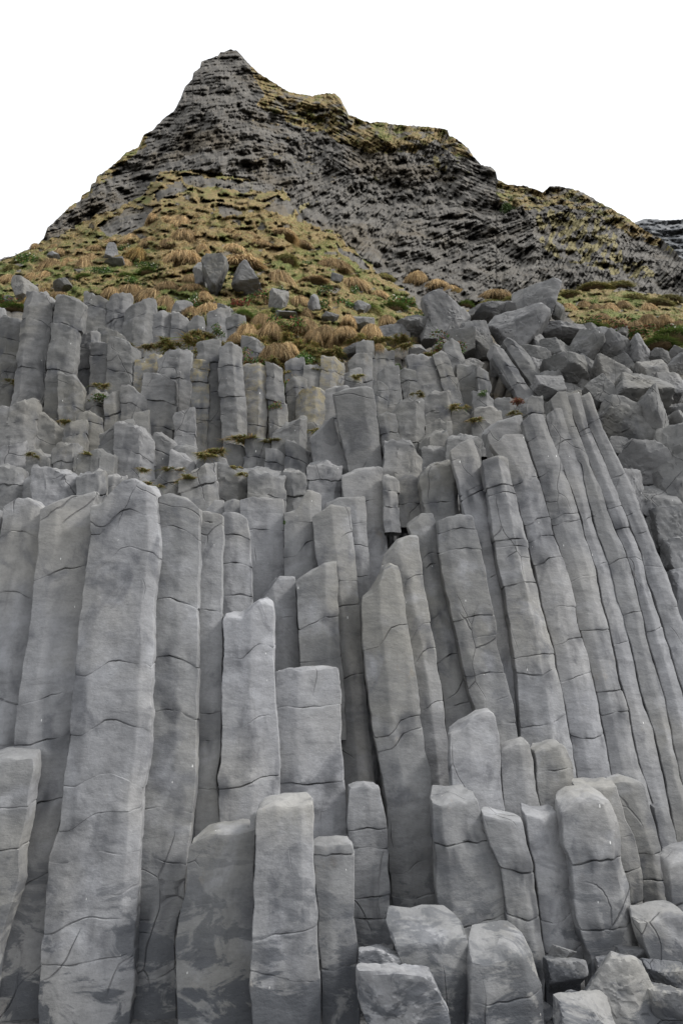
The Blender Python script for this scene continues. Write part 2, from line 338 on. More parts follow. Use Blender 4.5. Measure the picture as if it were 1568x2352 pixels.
Cc('square-headed column behind the domed one, rough grain', 8.9, [(0,1150),(.3,1144),(1,1147)], [(1150,551,652),(1250,555,653),(1330,575,654),(1480,580,655)], (.2,), (1222,), d=.35)
Cc('low block between narrow and square-headed columns', 9.1, [(0,1158),(.5,1149),(1,1152)], [(1160,514,553),(1300,515,560)], (.5,), ())
Cc('low block with sloping left shoulder behind the narrow column', 9.15, [(0,1178),(.5,1150),(1,1150)], [(1160,470,515),(1300,470,518)], (.5,), ())
Cc('column with peaked notched head and small green sprig at its side', 8.8, [(0,1184),(.3,1180),(.62,1130),(1,1138)], [(1150,652,740),(1330,654,742),(1480,660,760)], (.3,.72), (1265,), d=.4, bt=.6)
Cc('long two-faced column with a rusty chip on its head', 8.6, [(0,1190),(.45,1170),(.55,1165),(1,1167)], [(1180,717,805),(1291,727,817),(1386,742,825),(1491,758,832),(1616,770,841),(1700,776,850),(1810,782,862),(1980,790,880)], (.52,), ((1345,.6),1400,(1560,.6)), d=.5)
Cc('rough column behind the rusty-chipped one', 9.0, [(0,1160),(.5,1146),(1,1143)], [(1150,745,837),(1256,755,846),(1326,765,852),(1500,780,870)], (.75,), (1210,1330), d=.4)
Cc('stout column under the dark standing block', 9.4, [(0,1098),(.4,1084),(.9,1076),(1,1078)], [(1086,781,877),(1166,790,884),(1251,800,890),(1400,815,905)], (.68,), (1158,), d=.45, bt=.6)
Cc('column with a pyramid-shaped broken head and long crack, centre of the cliff', 8.0, [(0,1378),(.3,1368),(.6,1312),(.8,1303),(1,1308)], [(1320,826,916),(1376,828,926),(1481,832,940),(1531,836,949),(1581,841,959),(1656,849,965),(1722,865,970),(1787,878,989),(1862,887,991),(1942,889,992),(2012,896,996),(2102,901,1004),(2250,905,1010)], (.42,.86), ((1460,.5),1668,1700,(1990,.6),(2060,.5)), d=.5, bt=.6)
Cc('short stained column with rounded head and dark seams', 7.4, [(0,1811),(.5,1805),(1,1812)], [(1815,797,873),(1900,795,887),(1945,797,889),(2012,800,891),(2112,803,897),(2165,806,901),(2360,810,905)], (.6,), (1905,1948,2062,2110), bt=.3, d=.4)
Cc('column with a leaning broken top right behind the pyramid-headed one', 8.35, [(0,1298),(.5,1246),(.75,1236),(1,1234)], [(1250,866,961),(1306,880,969),(1366,905,976),(1446,930,989),(1491,938,999),(1566,950,1009),(1616,958,1016),(1691,966,1025),(1756,976,1030),(1815,985,1038),(1960,995,1050)], (.5,), (1340,1400,1448,1503,1620), d=.4, bt=.6)
Cc('slim column with a tilted cap, third back from the pyramid-headed one', 8.7, [(0,1214),(.6,1184),(1,1182)], [(1200,930,996),(1231,940,1004),(1281,948,1011),(1341,965,1019),(1406,980,1031),(1446,989,1040),(1501,999,1056),(1546,1005,1064),(1581,1010,1074),(1641,1018,1089),(1700,1025,1100),(1850,1035,1110)], (.45,), (1282,1306,1415,1512,1620), d=.5, bt=.5)
Cc('broad column capped by an overhanging cracked slab, rusty scratch below', 8.55, [(0,1200),(.3,1192),(.6,1186),(1,1188)], [(1195,1001,1087),(1276,1008,1104),(1341,1018,1119),(1376,1025,1125),(1426,1036,1135),(1481,1050,1142),(1541,1062,1157),(1591,1074,1167),(1641,1089,1177),(1701,1100,1188),(1850,1125,1210)], (.24,), (1222,1268,1425,1470,1550,1675), d=.45, bt=.35)
Cc('narrow column squeezed beside the slab-capped one', 8.95, [(0,1040),(.5,1018),(1,1008)], [(1020,1026,1088),(1063,1035,1104),(1123,1052,1112),(1196,1068,1130),(1300,1098,1145),(1406,1122,1162),(1500,1135,1180),(1641,1155,1205),(1800,1180,1230)], (.3,.75), (1128,1140,(1250,.8),1330), d=.45)
Cc('tall fan column with chipped round scar below its head', 8.8, [(0,1066),(.5,1054),(1,1053)], [(1060,1104,1166),(1096,1110,1172),(1141,1117,1184),(1241,1132,1209),(1306,1141,1220),(1356,1152,1234),(1441,1166,1254),(1491,1174,1269),(1541,1180,1277),(1591,1184,1289),(1666,1190,1302),(1716,1195,1312),(1860,1215,1335)], (.6,), (1122,1140,1246,1262,1345,(1510,.7),1552,(1672,.6)), d=.5)
Cc('wide fan column with a two-stage stepped head', 9.0, [(0,1022),(.3,1018),(.5,1002),(1,998)], [(1010,1112,1202),(1058,1150,1219),(1108,1172,1235),(1141,1184,1245),(1226,1206,1270),(1276,1215,1289),(1331,1229,1309),(1391,1242,1322),(1441,1255,1326),(1491,1269,1345),(1556,1280,1360),(1616,1293,1371),(1686,1306,1386),(1777,1322,1401),(1900,1345,1425)], (.35,.72), (1108,(1200,.6),1240,1292,(1400,.6),1475,1560,1700), d=.38)
Cc('fan column under a blocky cracked head, dark seams half way down', 9.2, [(0,972),(.5,955),(1,953)], [(960,1194,1247),(1009,1206,1265),(1081,1230,1293),(1161,1250,1321),(1233,1272,1341),(1307,1298,1365),(1380,1320,1378),(1436,1326,1394),(1501,1346,1409),(1566,1362,1420),(1631,1373,1440),(1681,1384,1446),(1756,1397,1464),(1797,1405,1481),(1852,1415,1499),(1950,1440,1525)], (.35,.7), (1008,1090,1188,1205,(1330,.6),1450,1590,1640), d=.45)
Cc('smooth fan column standing fourth from the boulder edge', 9.35, [(0,958),(.5,942),(1,938)], [(945,1247,1300),(974,1252,1312),(1033,1270,1325),(1070,1285,1333),(1190,1330,1357),(1254,1345,1378),(1313,1366,1400),(1380,1378,1413),(1416,1388,1429),(1516,1412,1454),(1556,1419,1459),(1616,1436,1474),(1681,1447,1499),(1756,1464,1516),(1850,1497,1535),(1990,1530,1560)], (.45,), (1018,1196,(1300,.5),1480), d=.5)
Cc('bright-edged fan column standing third from the boulder edge', 9.4, [(0,922),(.5,905),(1,900)], [(930,1262,1307),(974,1280,1317),(1033,1300,1341),(1070,1333,1352),(1113,1340,1373),(1174,1353,1394),(1217,1366,1410),(1265,1382,1432),(1326,1402,1453),(1380,1413,1464),(1491,1448,1489),(1591,1468,1519),(1716,1508,1544),(1850,1535,1578),(2000,1560,1610)], (.6,), (990,1180,(1290,.6),1412), d=.5)
Cc('thin fan column standing second from the boulder edge', 9.5, [(0,915),(1,903)], [(923,1298,1336),(987,1322,1352),(1067,1351,1389),(1158,1388,1424),(1217,1410,1446),(1273,1434,1470),(1339,1456,1486),(1380,1464,1499),(1491,1490,1534),(1541,1504,1549),(1606,1522,1568),(1750,1552,1606),(1900,1588,1640)], (.5,), (990,1000,1168,1216,(1450,.6)), d=.5)
Cc('outermost fan column along the boulder edge', 9.6, [(0,918),(1,902)], [(913,1322,1358),(985,1350,1384),(1054,1382,1418),(1105,1400,1446),(1177,1430,1474),(1217,1446,1488),(1265,1467,1507),(1315,1479,1528),(1380,1499,1549),(1491,1534,1590),(1606,1568,1630),(1800,1610,1680)], (.4,.8), (970,(1095,.7),1180,1225,(1400,.7)), d=.4)
Cc('fan column cut by the right edge of the picture, upper', 9.5, 1440, [(1450,1560,1630),(1606,1572,1660),(1900,1640,1720)], (.4,), (1600,), d=.4)
Cc('low broad block at the head of the fan, right of the leaning prisms', 9.7, [(0,928),(.5,908),(1,900)], [(915,1252,1334),(1000,1262,1340)], (.5,), (), bt=.4)
Cc('slab-headed block behind the stepped fan column', 9.6, [(0,1002),(.4,975),(1,957)], [(970,1106,1198),(1080,1130,1215)], (.8,), (), bt=.6)
# right-hand stubs
Cc('gabled stub with a bright right edge, right of the long open crack', 7.6, [(0,1690),(.2,1680),(.65,1643),(.9,1636),(1,1646)], [(1660,1027,1137),(1737,1033,1144),(1827,1040,1151),(1860,1042,1154),(2000,1050,1165)], (.4,), (), d=.5, bt=.3)
Cc('stub with low sloping top between the gabled stub and the cracked stub', 7.7, [(0,1724),(.6,1710),(.9,1704),(1,1712)], [(1712,1142,1218),(1812,1152,1231),(1855,1155,1241),(1990,1165,1260)], (.65,), (), d=.3, bt=.4)
Cc('stub with a forked crack beneath its rounded head', 7.8, [(0,1726),(.5,1716),(.9,1711),(1,1718)], [(1720,1221,1300),(1762,1228,1314),(1827,1234,1327),(1990,1250,1350)], (.75,), (1770,), d=.35, bt=.4)
Cc('block with a separate loaf-shaped cap at its head', 7.1, [(0,1846),(.4,1842),(1,1838)], [(1835,990,1096),(1912,992,1110),(1957,995,1139),(2012,998,1156),(2102,1004,1163),(2160,1030,1190),(2360,1050,1215)], (.18,), ((1937,2.2),(2120,1.)), bt=.55, d=.55)
Cc('pinched column with a pale sloping top, right of the loaf-capped block', 7.0, [(0,1872),(.5,1884),(1,1890)], [(1885,1110,1201),(1942,1122,1209),(1987,1144,1224),(2037,1152,1224),(2087,1160,1236),(2152,1165,1241),(2192,1180,1251),(2360,1195,1250)], (.65,), ((2000,1.8),(2110,1.8)), bt=.6, d=.5)
Cc('slender wavy column between the pinched one and the great drum', 7.1, [(0,1868),(.5,1876),(1,1868)], [(1870,1201,1278),(1922,1209,1284),(1947,1211,1292),(1987,1224,1304),(2087,1236,1314),(2112,1238,1319),(2177,1248,1337),(2207,1250,1337),(2360,1250,1325)], (.5,), (2110,2187,(2235,.8)), bt=.6, d=.45)
Cc('great drum-headed column with a notch in its rim', 7.0, [(0,1862),(.3,1846),(.7,1838),(1,1842)], [(1845,1282,1400),(1887,1284,1416),(1942,1290,1421),(1980,1304,1421),(2037,1310,1437),(2102,1316,1449),(2150,1330,1460),(2187,1345,1470),(2360,1360,1500)], (.35,.8), ((1978,2.2),(2135,1.6)), bt=.6, d=.5)
Cc('column with a pale flat shelf top behind the great drum', 7.5, [(0,1810),(.5,1812),(1,1806)], [(1805,1320,1416),(1882,1340,1434),(1912,1350,1449),(1972,1385,1464),(2052,1400,1474),(2112,1410,1484),(2250,1420,1500)], (.6,), (1922,2000,2080), bt=.6, d=.35)
Cc('column with notched right shoulder at the right side', 7.6, [(0,1798),(.5,1792),(1,1800)], [(1800,1398,1475),(1862,1420,1494),(1912,1440,1506),(1962,1455,1516),(2002,1464,1524),(2052,1470,1534),(2097,1480,1549),(2300,1490,1580)], (.55,), (1960,2020), bt=.4, d=.4)
Cc('small pointed column tucked at the right side', 7.75, [(0,1856),(1,1852)], [(1855,1497,1528),(1912,1508,1545),(1957,1514,1555),(2150,1525,1585)], (.5,), (1950,), bt=.3)
Cc('angular stub at the right edge above the wide low block', 7.0, [(0,1984),(.4,1968),(1,1950)], [(1970,1526,1620),(2110,1545,1650),(2300,1550,1660)], (.4,), (2060,), bt=.5)
Cc('wide low block at the right edge of the foreground', 6.65, [(0,2120),(.5,2108),(1,2100)], [(2110,1456,1580),(2165,1470,1600),(2230,1500,1620),(2360,1510,1640)], (.8,), (), bt=.4, d=.3)
Cc('foreground stub with a lined top, left of the tall gap', 6.3, [(0,2206),(.5,2196),(1,2184)], [(2200,1074,1226),(2262,1071,1244),(2360,1072,1250)], (.22,.82), ((2290,.5),), bt=.75, d=.45)
Cc('foreground rounded stub with a dark-lined dome top', 6.45, [(0,2152),(.5,2146),(1,2150)], [(2145,895,1066),(2200,915,1074),(2262,930,1072),(2360,942,1068)], (.6,), (), bt=.7, d=.5, rough=1.3)
# ================================================================== UPPER TIERS: smaller broken columns
def Yt(y): return float(np.interp(y, [600,660,700,760,820,900,980,1050,1100,1150], [21,17,15.6,14.3,13.2,12.1,11.2,10.3,9.8,9.3]))
TIERS = []
def tier(name, rows, feat='small grey', **k):
    rows = sorted(rows, key=lambda r: r[0]+r[1])
    for i, r in enumerate(rows):
        xl, xr, yt, yb = r[:4]; o = dict(r[4]) if len(r) > 4 else {}
        lean = o.pop('lean', 0); Y = o.pop('Y', Yt(yb-10)+.3); lab = o.pop('lab', None); f = o.pop('f', feat)
        xl -= 1.5; xr += 1.5; w = xr-xl; rr = np.random.default_rng(int(xl*7+yt))
        yb2 = yb+45; ln = lean*(yb2-yt)
        sk = rr.uniform(-.3, .3)*w; Y += rr.uniform(-.22, .22); lean += rr.uniform(-.05, .05); ln = lean*(yb2-yt); j = []
        y_ = yt+rr.uniform(.4, 1.3)*w
        while y_ < yb: j.append((y_, float(rr.uniform(.7, 2.)))); y_ += rr.uniform(.6, 2.)*w
        topp = o.pop('top', [(0, yt+sk+rr.uniform(0, .12)*w), (rr.uniform(.3, .7), yt-abs(sk)*.3), (1, yt-sk+rr.uniform(0, .12)*w)])
        arr = o.pop('ar', (float(rr.uniform(.3, .7)),)) if w < 55 else o.pop('ar', (float(rr.uniform(.2, .4)), float(rr.uniform(.65, .85))))
        lab = lab or '%s column, %s from left in the %s' % (f, ORD[i+1], name)
        column(lab, Y, topp, [(yt, xl, xr), (yb2, xl+ln-rr.uniform(0, 3), xr+ln+rr.uniform(0, 3))], arr, j, px=5.0,
               d=o.pop('d', float(rr.uniform(.45, .75))), bt=o.pop('bt', float(rr.uniform(.1, .75))), rough=o.pop('rough', 2.3), group='small broken columns of the upper tiers', cap=1.6, **o)
L1 = dict(lichen=1.)
tier('top row under the upper-left turf', [(8,62,738,900,dict(lean=-.1)),(66,133,686,950,dict(lean=-.14,f='tall rounded')),(133,193,690,960,dict(lean=-.08)),(193,250,682,770),(250,302,690,770),(290,356,704,785,dict(f='cracked, humped')),(354,396,723,785,),(396,436,728,790),(436,470,736,790),(478,527,715,790),(525,566,730,790),(-45,10,720,880),(-90,-42,730,900)], 'grey weathered')
tier('second row at the upper left', [(185,228,767,880),(228,288,762,840),(214,268,795,905,dict(f='smooth flat-faced')),(256,320,792,905,dict(f='pale stepped')),(314,371,824,912,dict(L1,f='yellow-lichened')),(371,443,817,950,dict(f='broad ribbed')),(445,481,830,1015,dict(L1,f='lichen-capped')),(458,505,790,1010),(505,558,798,1005,dict(f='block-jointed')),(557,607,785,860),(558,612,842,1005,dict(L1,f='straight lichen-topped')),(612,652,840,990),(655,697,826,920),(697,742,845,920),(740,790,830,910,dict(L1)),(660,703,875,960),(683,746,900,975,dict(L1,f='yellow-headed')),(744,800,893,975,dict(f='plain'))], 'grey')
tier('third row at the left', [(138,190,872,965),(180,245,912,968),(245,282,905,968),(280,336,900,990,dict(f='light slanted')),(336,404,868,1012,dict(Y=11.5,f='big pointed')),(403,447,948,1030),(612,640,905,980)], 'short grey')
tier('fourth row at the left', [(-5,82,933,1005),(83,152,967,1010),(148,197,968,1020),(186,235,952,1003),(232,302,978,1055),(300,345,960,1040),(355,408,1010,1080),(405,450,1030,1065),(630,702,980,1060),(565,632,1012,1080),(515,567,1028,1075),(455,520,1050,1085),(700,745,975,1030,dict(Y=11.6))], 'low grey')
tier('fifth row at the left', [(-15,60,1035,1080),(62,130,1043,1100),(128,184,1027,1090),(180,264,1046,1095,dict(f='hollowed')),(268,357,998,1095,dict(Y=10.5,f='stout square')),(610,657,1036,1090),(655,714,1027,1090),(395,450,1052,1090)], 'low grey')
tier('row just behind the tall columns', [(-12,60,1076,1150),(60,106,1090,1150),(88,190,1094,1200,dict(Y=9.1,f='wide pale')),(182,246,1092,1190,dict(Y=9.15)),(240,285,1095,1170),(285,362,1110,1190),(360,424,1090,1160),(420,500,1083,1160,dict(f='hollow-faced')),(488,572,1076,1155,dict(f='broad')),(572,656,1094,1150,dict(bt=.8,f='wedge-topped')),(655,716,1092,1150),(712,786,1070,1140,dict(bt=.7)),(560,620,1080,1140)], 'grey')
tier('row below the crown boulders', [(801,857,822,900),(784,828,855,920),(855,890,880,990),(864,915,848,945,dict(lean=.1)),(914,955,853,930,dict(lean=.2)),(929,990,820,930,dict(lean=.33,f='broad leaning',d=.5)),(990,1025,812,915,dict(lean=.36,f='narrow leaning')),(1010,1052,790,870,dict(lean=.35,f='short leaning')),(1046,1108,848,915),(1095,1120,850,915),(1216,1286,868,920,dict(f='blunt')),(820,862,790,860),(862,905,805,870)], 'grey')
tier('ledge left of the fan', [(868,908,955,1045,dict(lean=.12)),(893,976,940,1040,dict(f='wide pale')),(962,1032,917,975,dict(f='hollowed')),(975,1037,975,1012),(1036,1090,953,1000),(1084,1135,910,960),(1088,1150,943,985),(1132,1182,920,965),(1180,1246,928,970),(1082,1145,975,1010),(960,1026,1008,1045,dict(bt=.9)),(965,1032,1036,1080,dict(bt=.9)),(880,969,1036,1110,dict(Y=9.9)),(1026,1106,1008,1045,dict(Y=10.2))], 'low')
tier('pair of rows below the fan ledge', [(877,911,1097,1180,dict(Y=9.35,lean=.08)),(908,966,1098,1170,dict(Y=9.3,lean=.1,f='square')),(957,1040,1078,1170,dict(Y=9.25,lean=.14,f='ribbed broad'))], 'rough')
tier('leaning group in front of the boulders', [(1112,1152,800,920,dict(lean=.62,Y=12.2,lab='big leaning prism with a clean broken head, lower of the two',top=[(0,826),(.4,800),(1,806)],d=.6)),(1145,1186,785,880,dict(lean=.75,Y=12.7,lab='leaning prism pressed behind the big one, upper of the two',top=[(0,792),(.4,783),(1,800)]))], 'leaning')
Cc('dark free-standing column leaning out above the others', 9.75, [(0,908),(.3,900),(.85,893),(1,897)], [(897,763,858),(1000,780,869),(1088,800,880),(1130,806,884)], (.72,), (), d=.45, bt=.7, lb=-.02)
Cc('dark tilted block left of the free-standing column', 10.0, [(0,1010),(.5,985),(1,958)], [(985,707,772),(1085,722,798),(1120,728,802)], (.45,), ((1000,.8),), d=.5, bt=.7)
# ================================================================== HILL: one relief sheet, from behind the columns to the ridge
SIL = [(-700,600),(-400,600),(-150,605),(0,596),(50,580),(85,565),(101,548),(110,522),(135,500),(160,475),(185,460),(189,446),(207,440),(210,425),(220,418),(224,403),(240,395),(265,375),(290,350),(318,338),(330,310),(350,300),(380,268),(400,255),(415,225),(425,200),(442,182),(444,167),(460,155),(462,142),(500,128),(507,120),(530,113),(547,118),(562,136),(590,165),(630,190),(665,212),(700,218),(735,218),(750,213),(770,215),(782,228),(800,262),(830,275),(850,283),(870,278),(895,285),(930,287),(960,290),(1000,293),(1027,297),(1031,311),(1050,320),(1075,340),(1086,360),(1105,378),(1125,383),(1138,394),(1141,411),(1165,424),(1210,428),(1247,441),(1260,429),(1280,427),(1330,438),(1360,455),(1385,470),(1425,490),(1450,508),(1480,530),(1520,550),(1545,572),(1568,600),(1640,640),(1800,690),(2100,740),(2400,760)]
SX, SY = np.array(SIL, float).T
GB = [(-700,610),(0,602),(100,557),(200,508),(330,450),(370,398),(440,390),(560,408),(650,430),(668,470),(700,508),(760,525),(800,565),(850,605),(880,640),(930,665),(1000,700),(1100,712),(1190,695),(1290,668),(1400,655),(1480,672),(1600,705),(1800,745),(2400,790)]
GX, GY = np.array(GB, float).T
def depth(x, y):
    x = np.asarray(x, float); y = np.asarray(y, float)
    ys = np.interp(x, SX, SY); yb = np.maximum(np.interp(x, GX, GY), ys+1)
    wall = 30+(650-y)*.062+np.interp(x, [0, 500, 900, 1300, 1568], [3, 0, 2.5, 1., -1.])
    wall = wall+4.5*np.exp(-((x-930)/190)**2-((y-440)/75)**2)+3*np.exp(-((x-1080)/120)**2-((y-560)/80)**2)
    wall = wall-3.5*np.exp(-((x-500)/110)**2-((y-300)/150)**2)+2.5*np.exp(-((x-700)/90)**2-((y-330)/90)**2)
    wb = 30+(650-yb)*.062+np.interp(x, [0, 500, 900, 1300, 1568], [3, 0, 2.5, 1., -1.])
    yL = np.interp(x, [0, 400, 900, 1300, 1568, 1900], [735, 770, 850, 790, 830, 860]); DL = np.interp(yL, [700, 760, 820, 900], [15.9, 14.9, 13.9, 12.9])+.9
    t = np.clip((y-yb)/(yL-yb), 0, 1)
    inv = (1-t)/wb+t/DL; slope = 1/inv
    low = np.interp(y, [700,760,820,900,980,1050,1100,1150,1300,1700,2400], [16.6,15.6,14.6,13.5,12.6,11.7,11.1,10.7,10.6,9.8,9.0])
    low = low*1.0
    d = np.where(y < yb, wall, slope); return np.where(y > yL, np.minimum(low, DL), d)
def pip(px, py, poly):
    c = np.zeros(px.shape, bool); n = len(poly)
    for i in range(n):
        x1, y1 = poly[i]; x2, y2 = poly[(i+1) % n]
        if y1 == y2: continue
        c ^= ((y1 > py) != (y2 > py)) & (px < (x2-x1)*(py-y1)/(y2-y1)+x1)
    return c
GRASS_P = [[(585,238),(640,188),(665,205),(700,208),(775,205),(805,262),(840,300),(835,345),(780,330),(740,300),(690,300),(640,270)], [(560,118),(665,205),(640,235),(600,205),(575,160)],
    [(800,262),(930,280),(1035,290),(1095,362),(1040,358),(1000,322),(960,348),(900,352),(830,345)], [(1138,412),(1245,432),(1340,436),(1390,465),(1450,500),(1550,575),(1500,568),(1420,525),(1360,492),(1280,472),(1200,488),(1150,470)],
    [(120,500),(210,418),(330,318),(348,305),(338,335),(240,418),(160,488)]]
ROCK_P = [[(420,402),(640,418),(650,438),(560,440),(430,425)], [(225,520),(300,478),(360,470),(330,520),(250,548)], [(640,455),(675,465),(670,500),(600,478)], [(350,440),(420,420),(430,435),(360,460)], [(945,665),(1060,668),(1040,705),(960,712)], [(500,470),(560,482),(550,500),(500,495)], [(770,560),(830,590),(850,620),(800,600)], [(710,500),(760,515),(745,530),(715,520)]]
LICH_P = [[(1230,478),(1330,490),(1395,500),(1425,560),(1425,640),(1370,612),(1300,600),(1262,585),(1232,540)], [(985,350),(1030,375),(1040,410),(1010,395)], [(650,500),(720,455),(730,462),(665,510)], [(1430,600),(1500,600),(1500,640),(1440,640)]]
YLX = [0, 400, 560, 700, 900, 1000, 1300, 1400, 1568]; YLY = [700, 712, 770, 835, 800, 725, 720, 768, 812]
def colrelief(x, y):
    xw = x+5*pn(x/60, y/90, 3.)+np.where(x > 1000, .3*(y-900), 0); i = np.floor(xw/27); f = xw/27-i
    ln = 50+60*cellrand(i, 0*i, 5); j = np.floor((y+40*cellrand(i, 0*i, 7))/ln); return (1-np.abs(2*f-1)**2.)*.22+cellrand(i, j, 9)*.45
def turf_lump(x, y):
    a = pn(x/22, y/11, 4.4)+.45*pn(x/9, y/5, 2.4); b = pn(x/50, y/24, 9.)
    t = np.clip((a+.2)/.34, 0, 1); t = t*t*(3-2*t); t2 = np.clip((b+.08)/.2, 0, 1); return 1.0*t+.7*t2+.4*a
REG = [((450,190),'l',4),((520,320),'l',9),((330,400),'l',14),((200,480),'l',22),((640,300),'l',-14),((600,400),'l',6),((740,460),'f',(1079,263)),((840,520),'f',(1079,263)),((700,340),'c',0),
    ((880,400),'c',0),((1000,430),'c',0),((820,330),'l',-30),((960,600),'f',(1370,470)),((1090,610),'f',(1370,470)),((1180,560),'f',(1370,440)),((1020,520),'f',(1300,430)),((1100,420),'l',-22),((1220,640),'l',52),
    ((1290,540),'l',60),((1400,590),'l',63),((1500,620),'l',52),((1240,470),'c',0),((1420,510),'l',48),((930,310),'l',70)]
def relief(x, y):
    """basalt texture: bundles of broken columns, as a depth offset in metres (+ = towards the beach), and a tone"""
    xw = x+16*pn(x/60, y/60, 1.3)+6*pn(x/18, y/18, 3.3); yw = y+16*pn(x/60, y/60, 7.7)+6*pn(x/18, y/18, 6.6)
    D = np.stack([(xw-c[0])**2+(yw-c[1])**2 for c, *_ in REG]); who = D.argmin(0)
    xx = x+4*pn(x/40, y/40, 2.)+1.2*pn(x/9, y/9, 3.); yy = y+4*pn(x/40, y/40, 5.)+1.2*pn(x/9, y/9, 8.)
    out = np.zeros(x.shape); tone = np.zeros(x.shape)
    for k, (c, kind, a) in enumerate(REG):
        m = who == k
        if not m.any(): continue
        X, Y = xx[m], yy[m]
        if kind == 'c':        # column ends seen head-on
            i0, j0 = np.floor(X/9), np.floor(Y/7); best = np.full(X.shape, 1e9); h = np.zeros(X.shape); t = np.zeros(X.shape)
            for di in (-1, 0, 1):
                for dj in (-1, 0, 1):
                    I, J = i0+di, j0+dj; d = ((I+cellrand(I, J, 1))*9-X)**2+((J+cellrand(I, J, 2))*7-Y)**2; b = d < best
                    best = np.where(b, d, best); h = np.where(b, cellrand(I, J, 3), h); t = np.where(b, cellrand(I, J, 4), t)
            out[m] = h*.8+.3-.012*best; tone[m] = t*.8; continue
        if kind == 'f': r = np.hypot(X-a[0], Y-a[1]); q = np.arctan2(Y-a[1], X-a[0])*max(150., np.hypot(c[0]-a[0], c[1]-a[1])); p = r
        else: ca, sa = math.cos(math.radians(a)), math.sin(math.radians(a)); p = X*ca-Y*sa; q = X*sa+Y*ca
        wd = 8.0; i = np.floor(q/wd); f = q/wd-i
        ln = 26+60*cellrand(i, 0*i, k); g = p/ln+cellrand(i, 1+0*i, k)*9; j = np.floor(g); g = g-j
        h = cellrand(i, j, k+20); br = pn(X/14, Y/14, 4.)+.6*pn(X/6, Y/6, 7.); out[m] = h*.75+(1-np.abs(2*f-1)**2)*.30*np.clip(1+1.6*br, .1, 1.6)+.25*br+.22*g*(cellrand(i, j, k+90)-.3); tone[m] = cellrand(i, j, k+60)
    return out, tone
def build_hill():
    xs = np.r_[np.linspace(-650, -60, 90), np.linspace(-58, 1630, 1130), np.linspace(1640, 2300, 90)]
    ts = np.r_[np.linspace(0, 1, 330)]
    X, T = np.meshgrid(xs, ts)
    ysil = np.interp(xs, SX, SY)+2.2*pn(xs/7, 0*xs, 3.)+3.0*pn(xs/22, 0*xs, 5.)
    ybot = 1000.
    Yp = ysil[None]+(T**1.25)*(ybot-ysil[None])
    D = depth(X, Yp)
    wx = X+9*pn(X/30, Yp/30, .3)+4*pn(X/9, Yp/9, .9); wy = Yp+9*pn(X/30, Yp/30, 9.3)+4*pn(X/9, Yp/9, 4.9)
    g = (wy > np.interp(wx, GX, GY)).astype(float)
    for P in GRASS_P: g = np.maximum(g, pip(wx, wy, P)*(.34+.5*np.clip(.85+2.2*fbm(X/26, Yp/12, 2.2, 4), 0, 1.3)))
    for P in ROCK_P: g = np.where(pip(wx, wy, P), .15, g)
    yl = np.interp(X, YLX, YLY); g = np.where(wy > yl+8, .1, g)
    g = np.where((wy > np.interp(wx, GX, GY)) & (pn(X/28, Yp/12, 8.8) > .38), .35, g)
    streak = ((fbm(X/26, Yp/9, 3.3, 3) > .62) & (Yp < 420) & (X > 560) & (X < 1100))
    g = np.where(streak & (g < .3), .55, g)
    lich = np.zeros_like(g)
    for P in LICH_P: lich = np.maximum(lich, pip(wx, wy, P)*(.25+.6*(pn(X/16+.3*Yp/16, Yp/20, 6.1) > -.05)))
    edge = np.clip((Yp-ysil[None])/10, 0, 1)
    rel, tone = relief(X, Yp)
    rl = (g < .45) | (wy < np.interp(wx, GX, GY))
    off = np.where(rl, (rel-.5)*.85+fbm(X/70, Yp/45, 5.5, 3)*1.8+np.floor(fbm(X/24, Yp/20, 15.5, 2)*3)*.12, turf_lump(X, Yp))
    off = off*np.clip(D/34, .3, 1.2)
    near = np.clip((D-17)/10, 0.75, 1); off = off*near; off = np.where(wy > yl+8, colrelief(X, Yp)-.1, off)
    D2 = D-off*(.25+.75*edge)
    PX, PY, PZ = at(X, Yp, D2)
    V = np.stack([PX, PY, PZ], -1)
    # back of the ridge: falls away behind the skyline
    back = []
    for k, (dy, dz) in enumerate([(90, -60), (30, -16), (8, -2.5), (2.0, -.1)]):
        r = V[0].copy(); r[:, 1] += dy; r[:, 2] += dz; back.append(r[None])
    V = np.concatenate(back+[V]); nr, nc = V.shape[:2]
    gr = np.clip(fbm(X/60, Yp/30, 6.6, 2)+np.where(Yp > 560, .25, 0)-.15, 0, 1)
    W = np.stack([g, lich, gr], -1); W = np.concatenate([np.repeat(W[:1], 4, 0), W])
    TT = np.stack([np.clip(.15+.8*tone, 0, 1)]*3, -1); TT = np.concatenate([np.repeat(TT[:1], 4, 0), TT])
    me = mesh('hill', V.reshape(-1, 3), grid_faces(nr, nc)[:, ::-1], None, [M_H], True, W.reshape(-1, 3), TT.reshape(-1, 3))
    h = obj('hill', me); h['kind'] = 'structure'
build_hill()
# rock mass behind the columns
def build_core():
    xs = np.linspace(-700, 2300, 600); ys = np.linspace(905, 2500, 200); X, Yp = np.meshgrid(xs, ys)
    D = depth(X, Yp)+.15-colrelief(X, Yp); PX, PY, PZ = at(X, Yp, D); 
    V = np.stack([PX, PY, PZ], -1)
    last = V[-1].copy(); last[:, 2] = -.5; V = np.concatenate([V, last[None]]); nr, nc = V.shape[:2]
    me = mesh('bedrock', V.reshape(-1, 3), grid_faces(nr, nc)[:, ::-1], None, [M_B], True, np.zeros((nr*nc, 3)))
    h = obj('bedrock', me); h['kind'] = 'structure'
build_core()
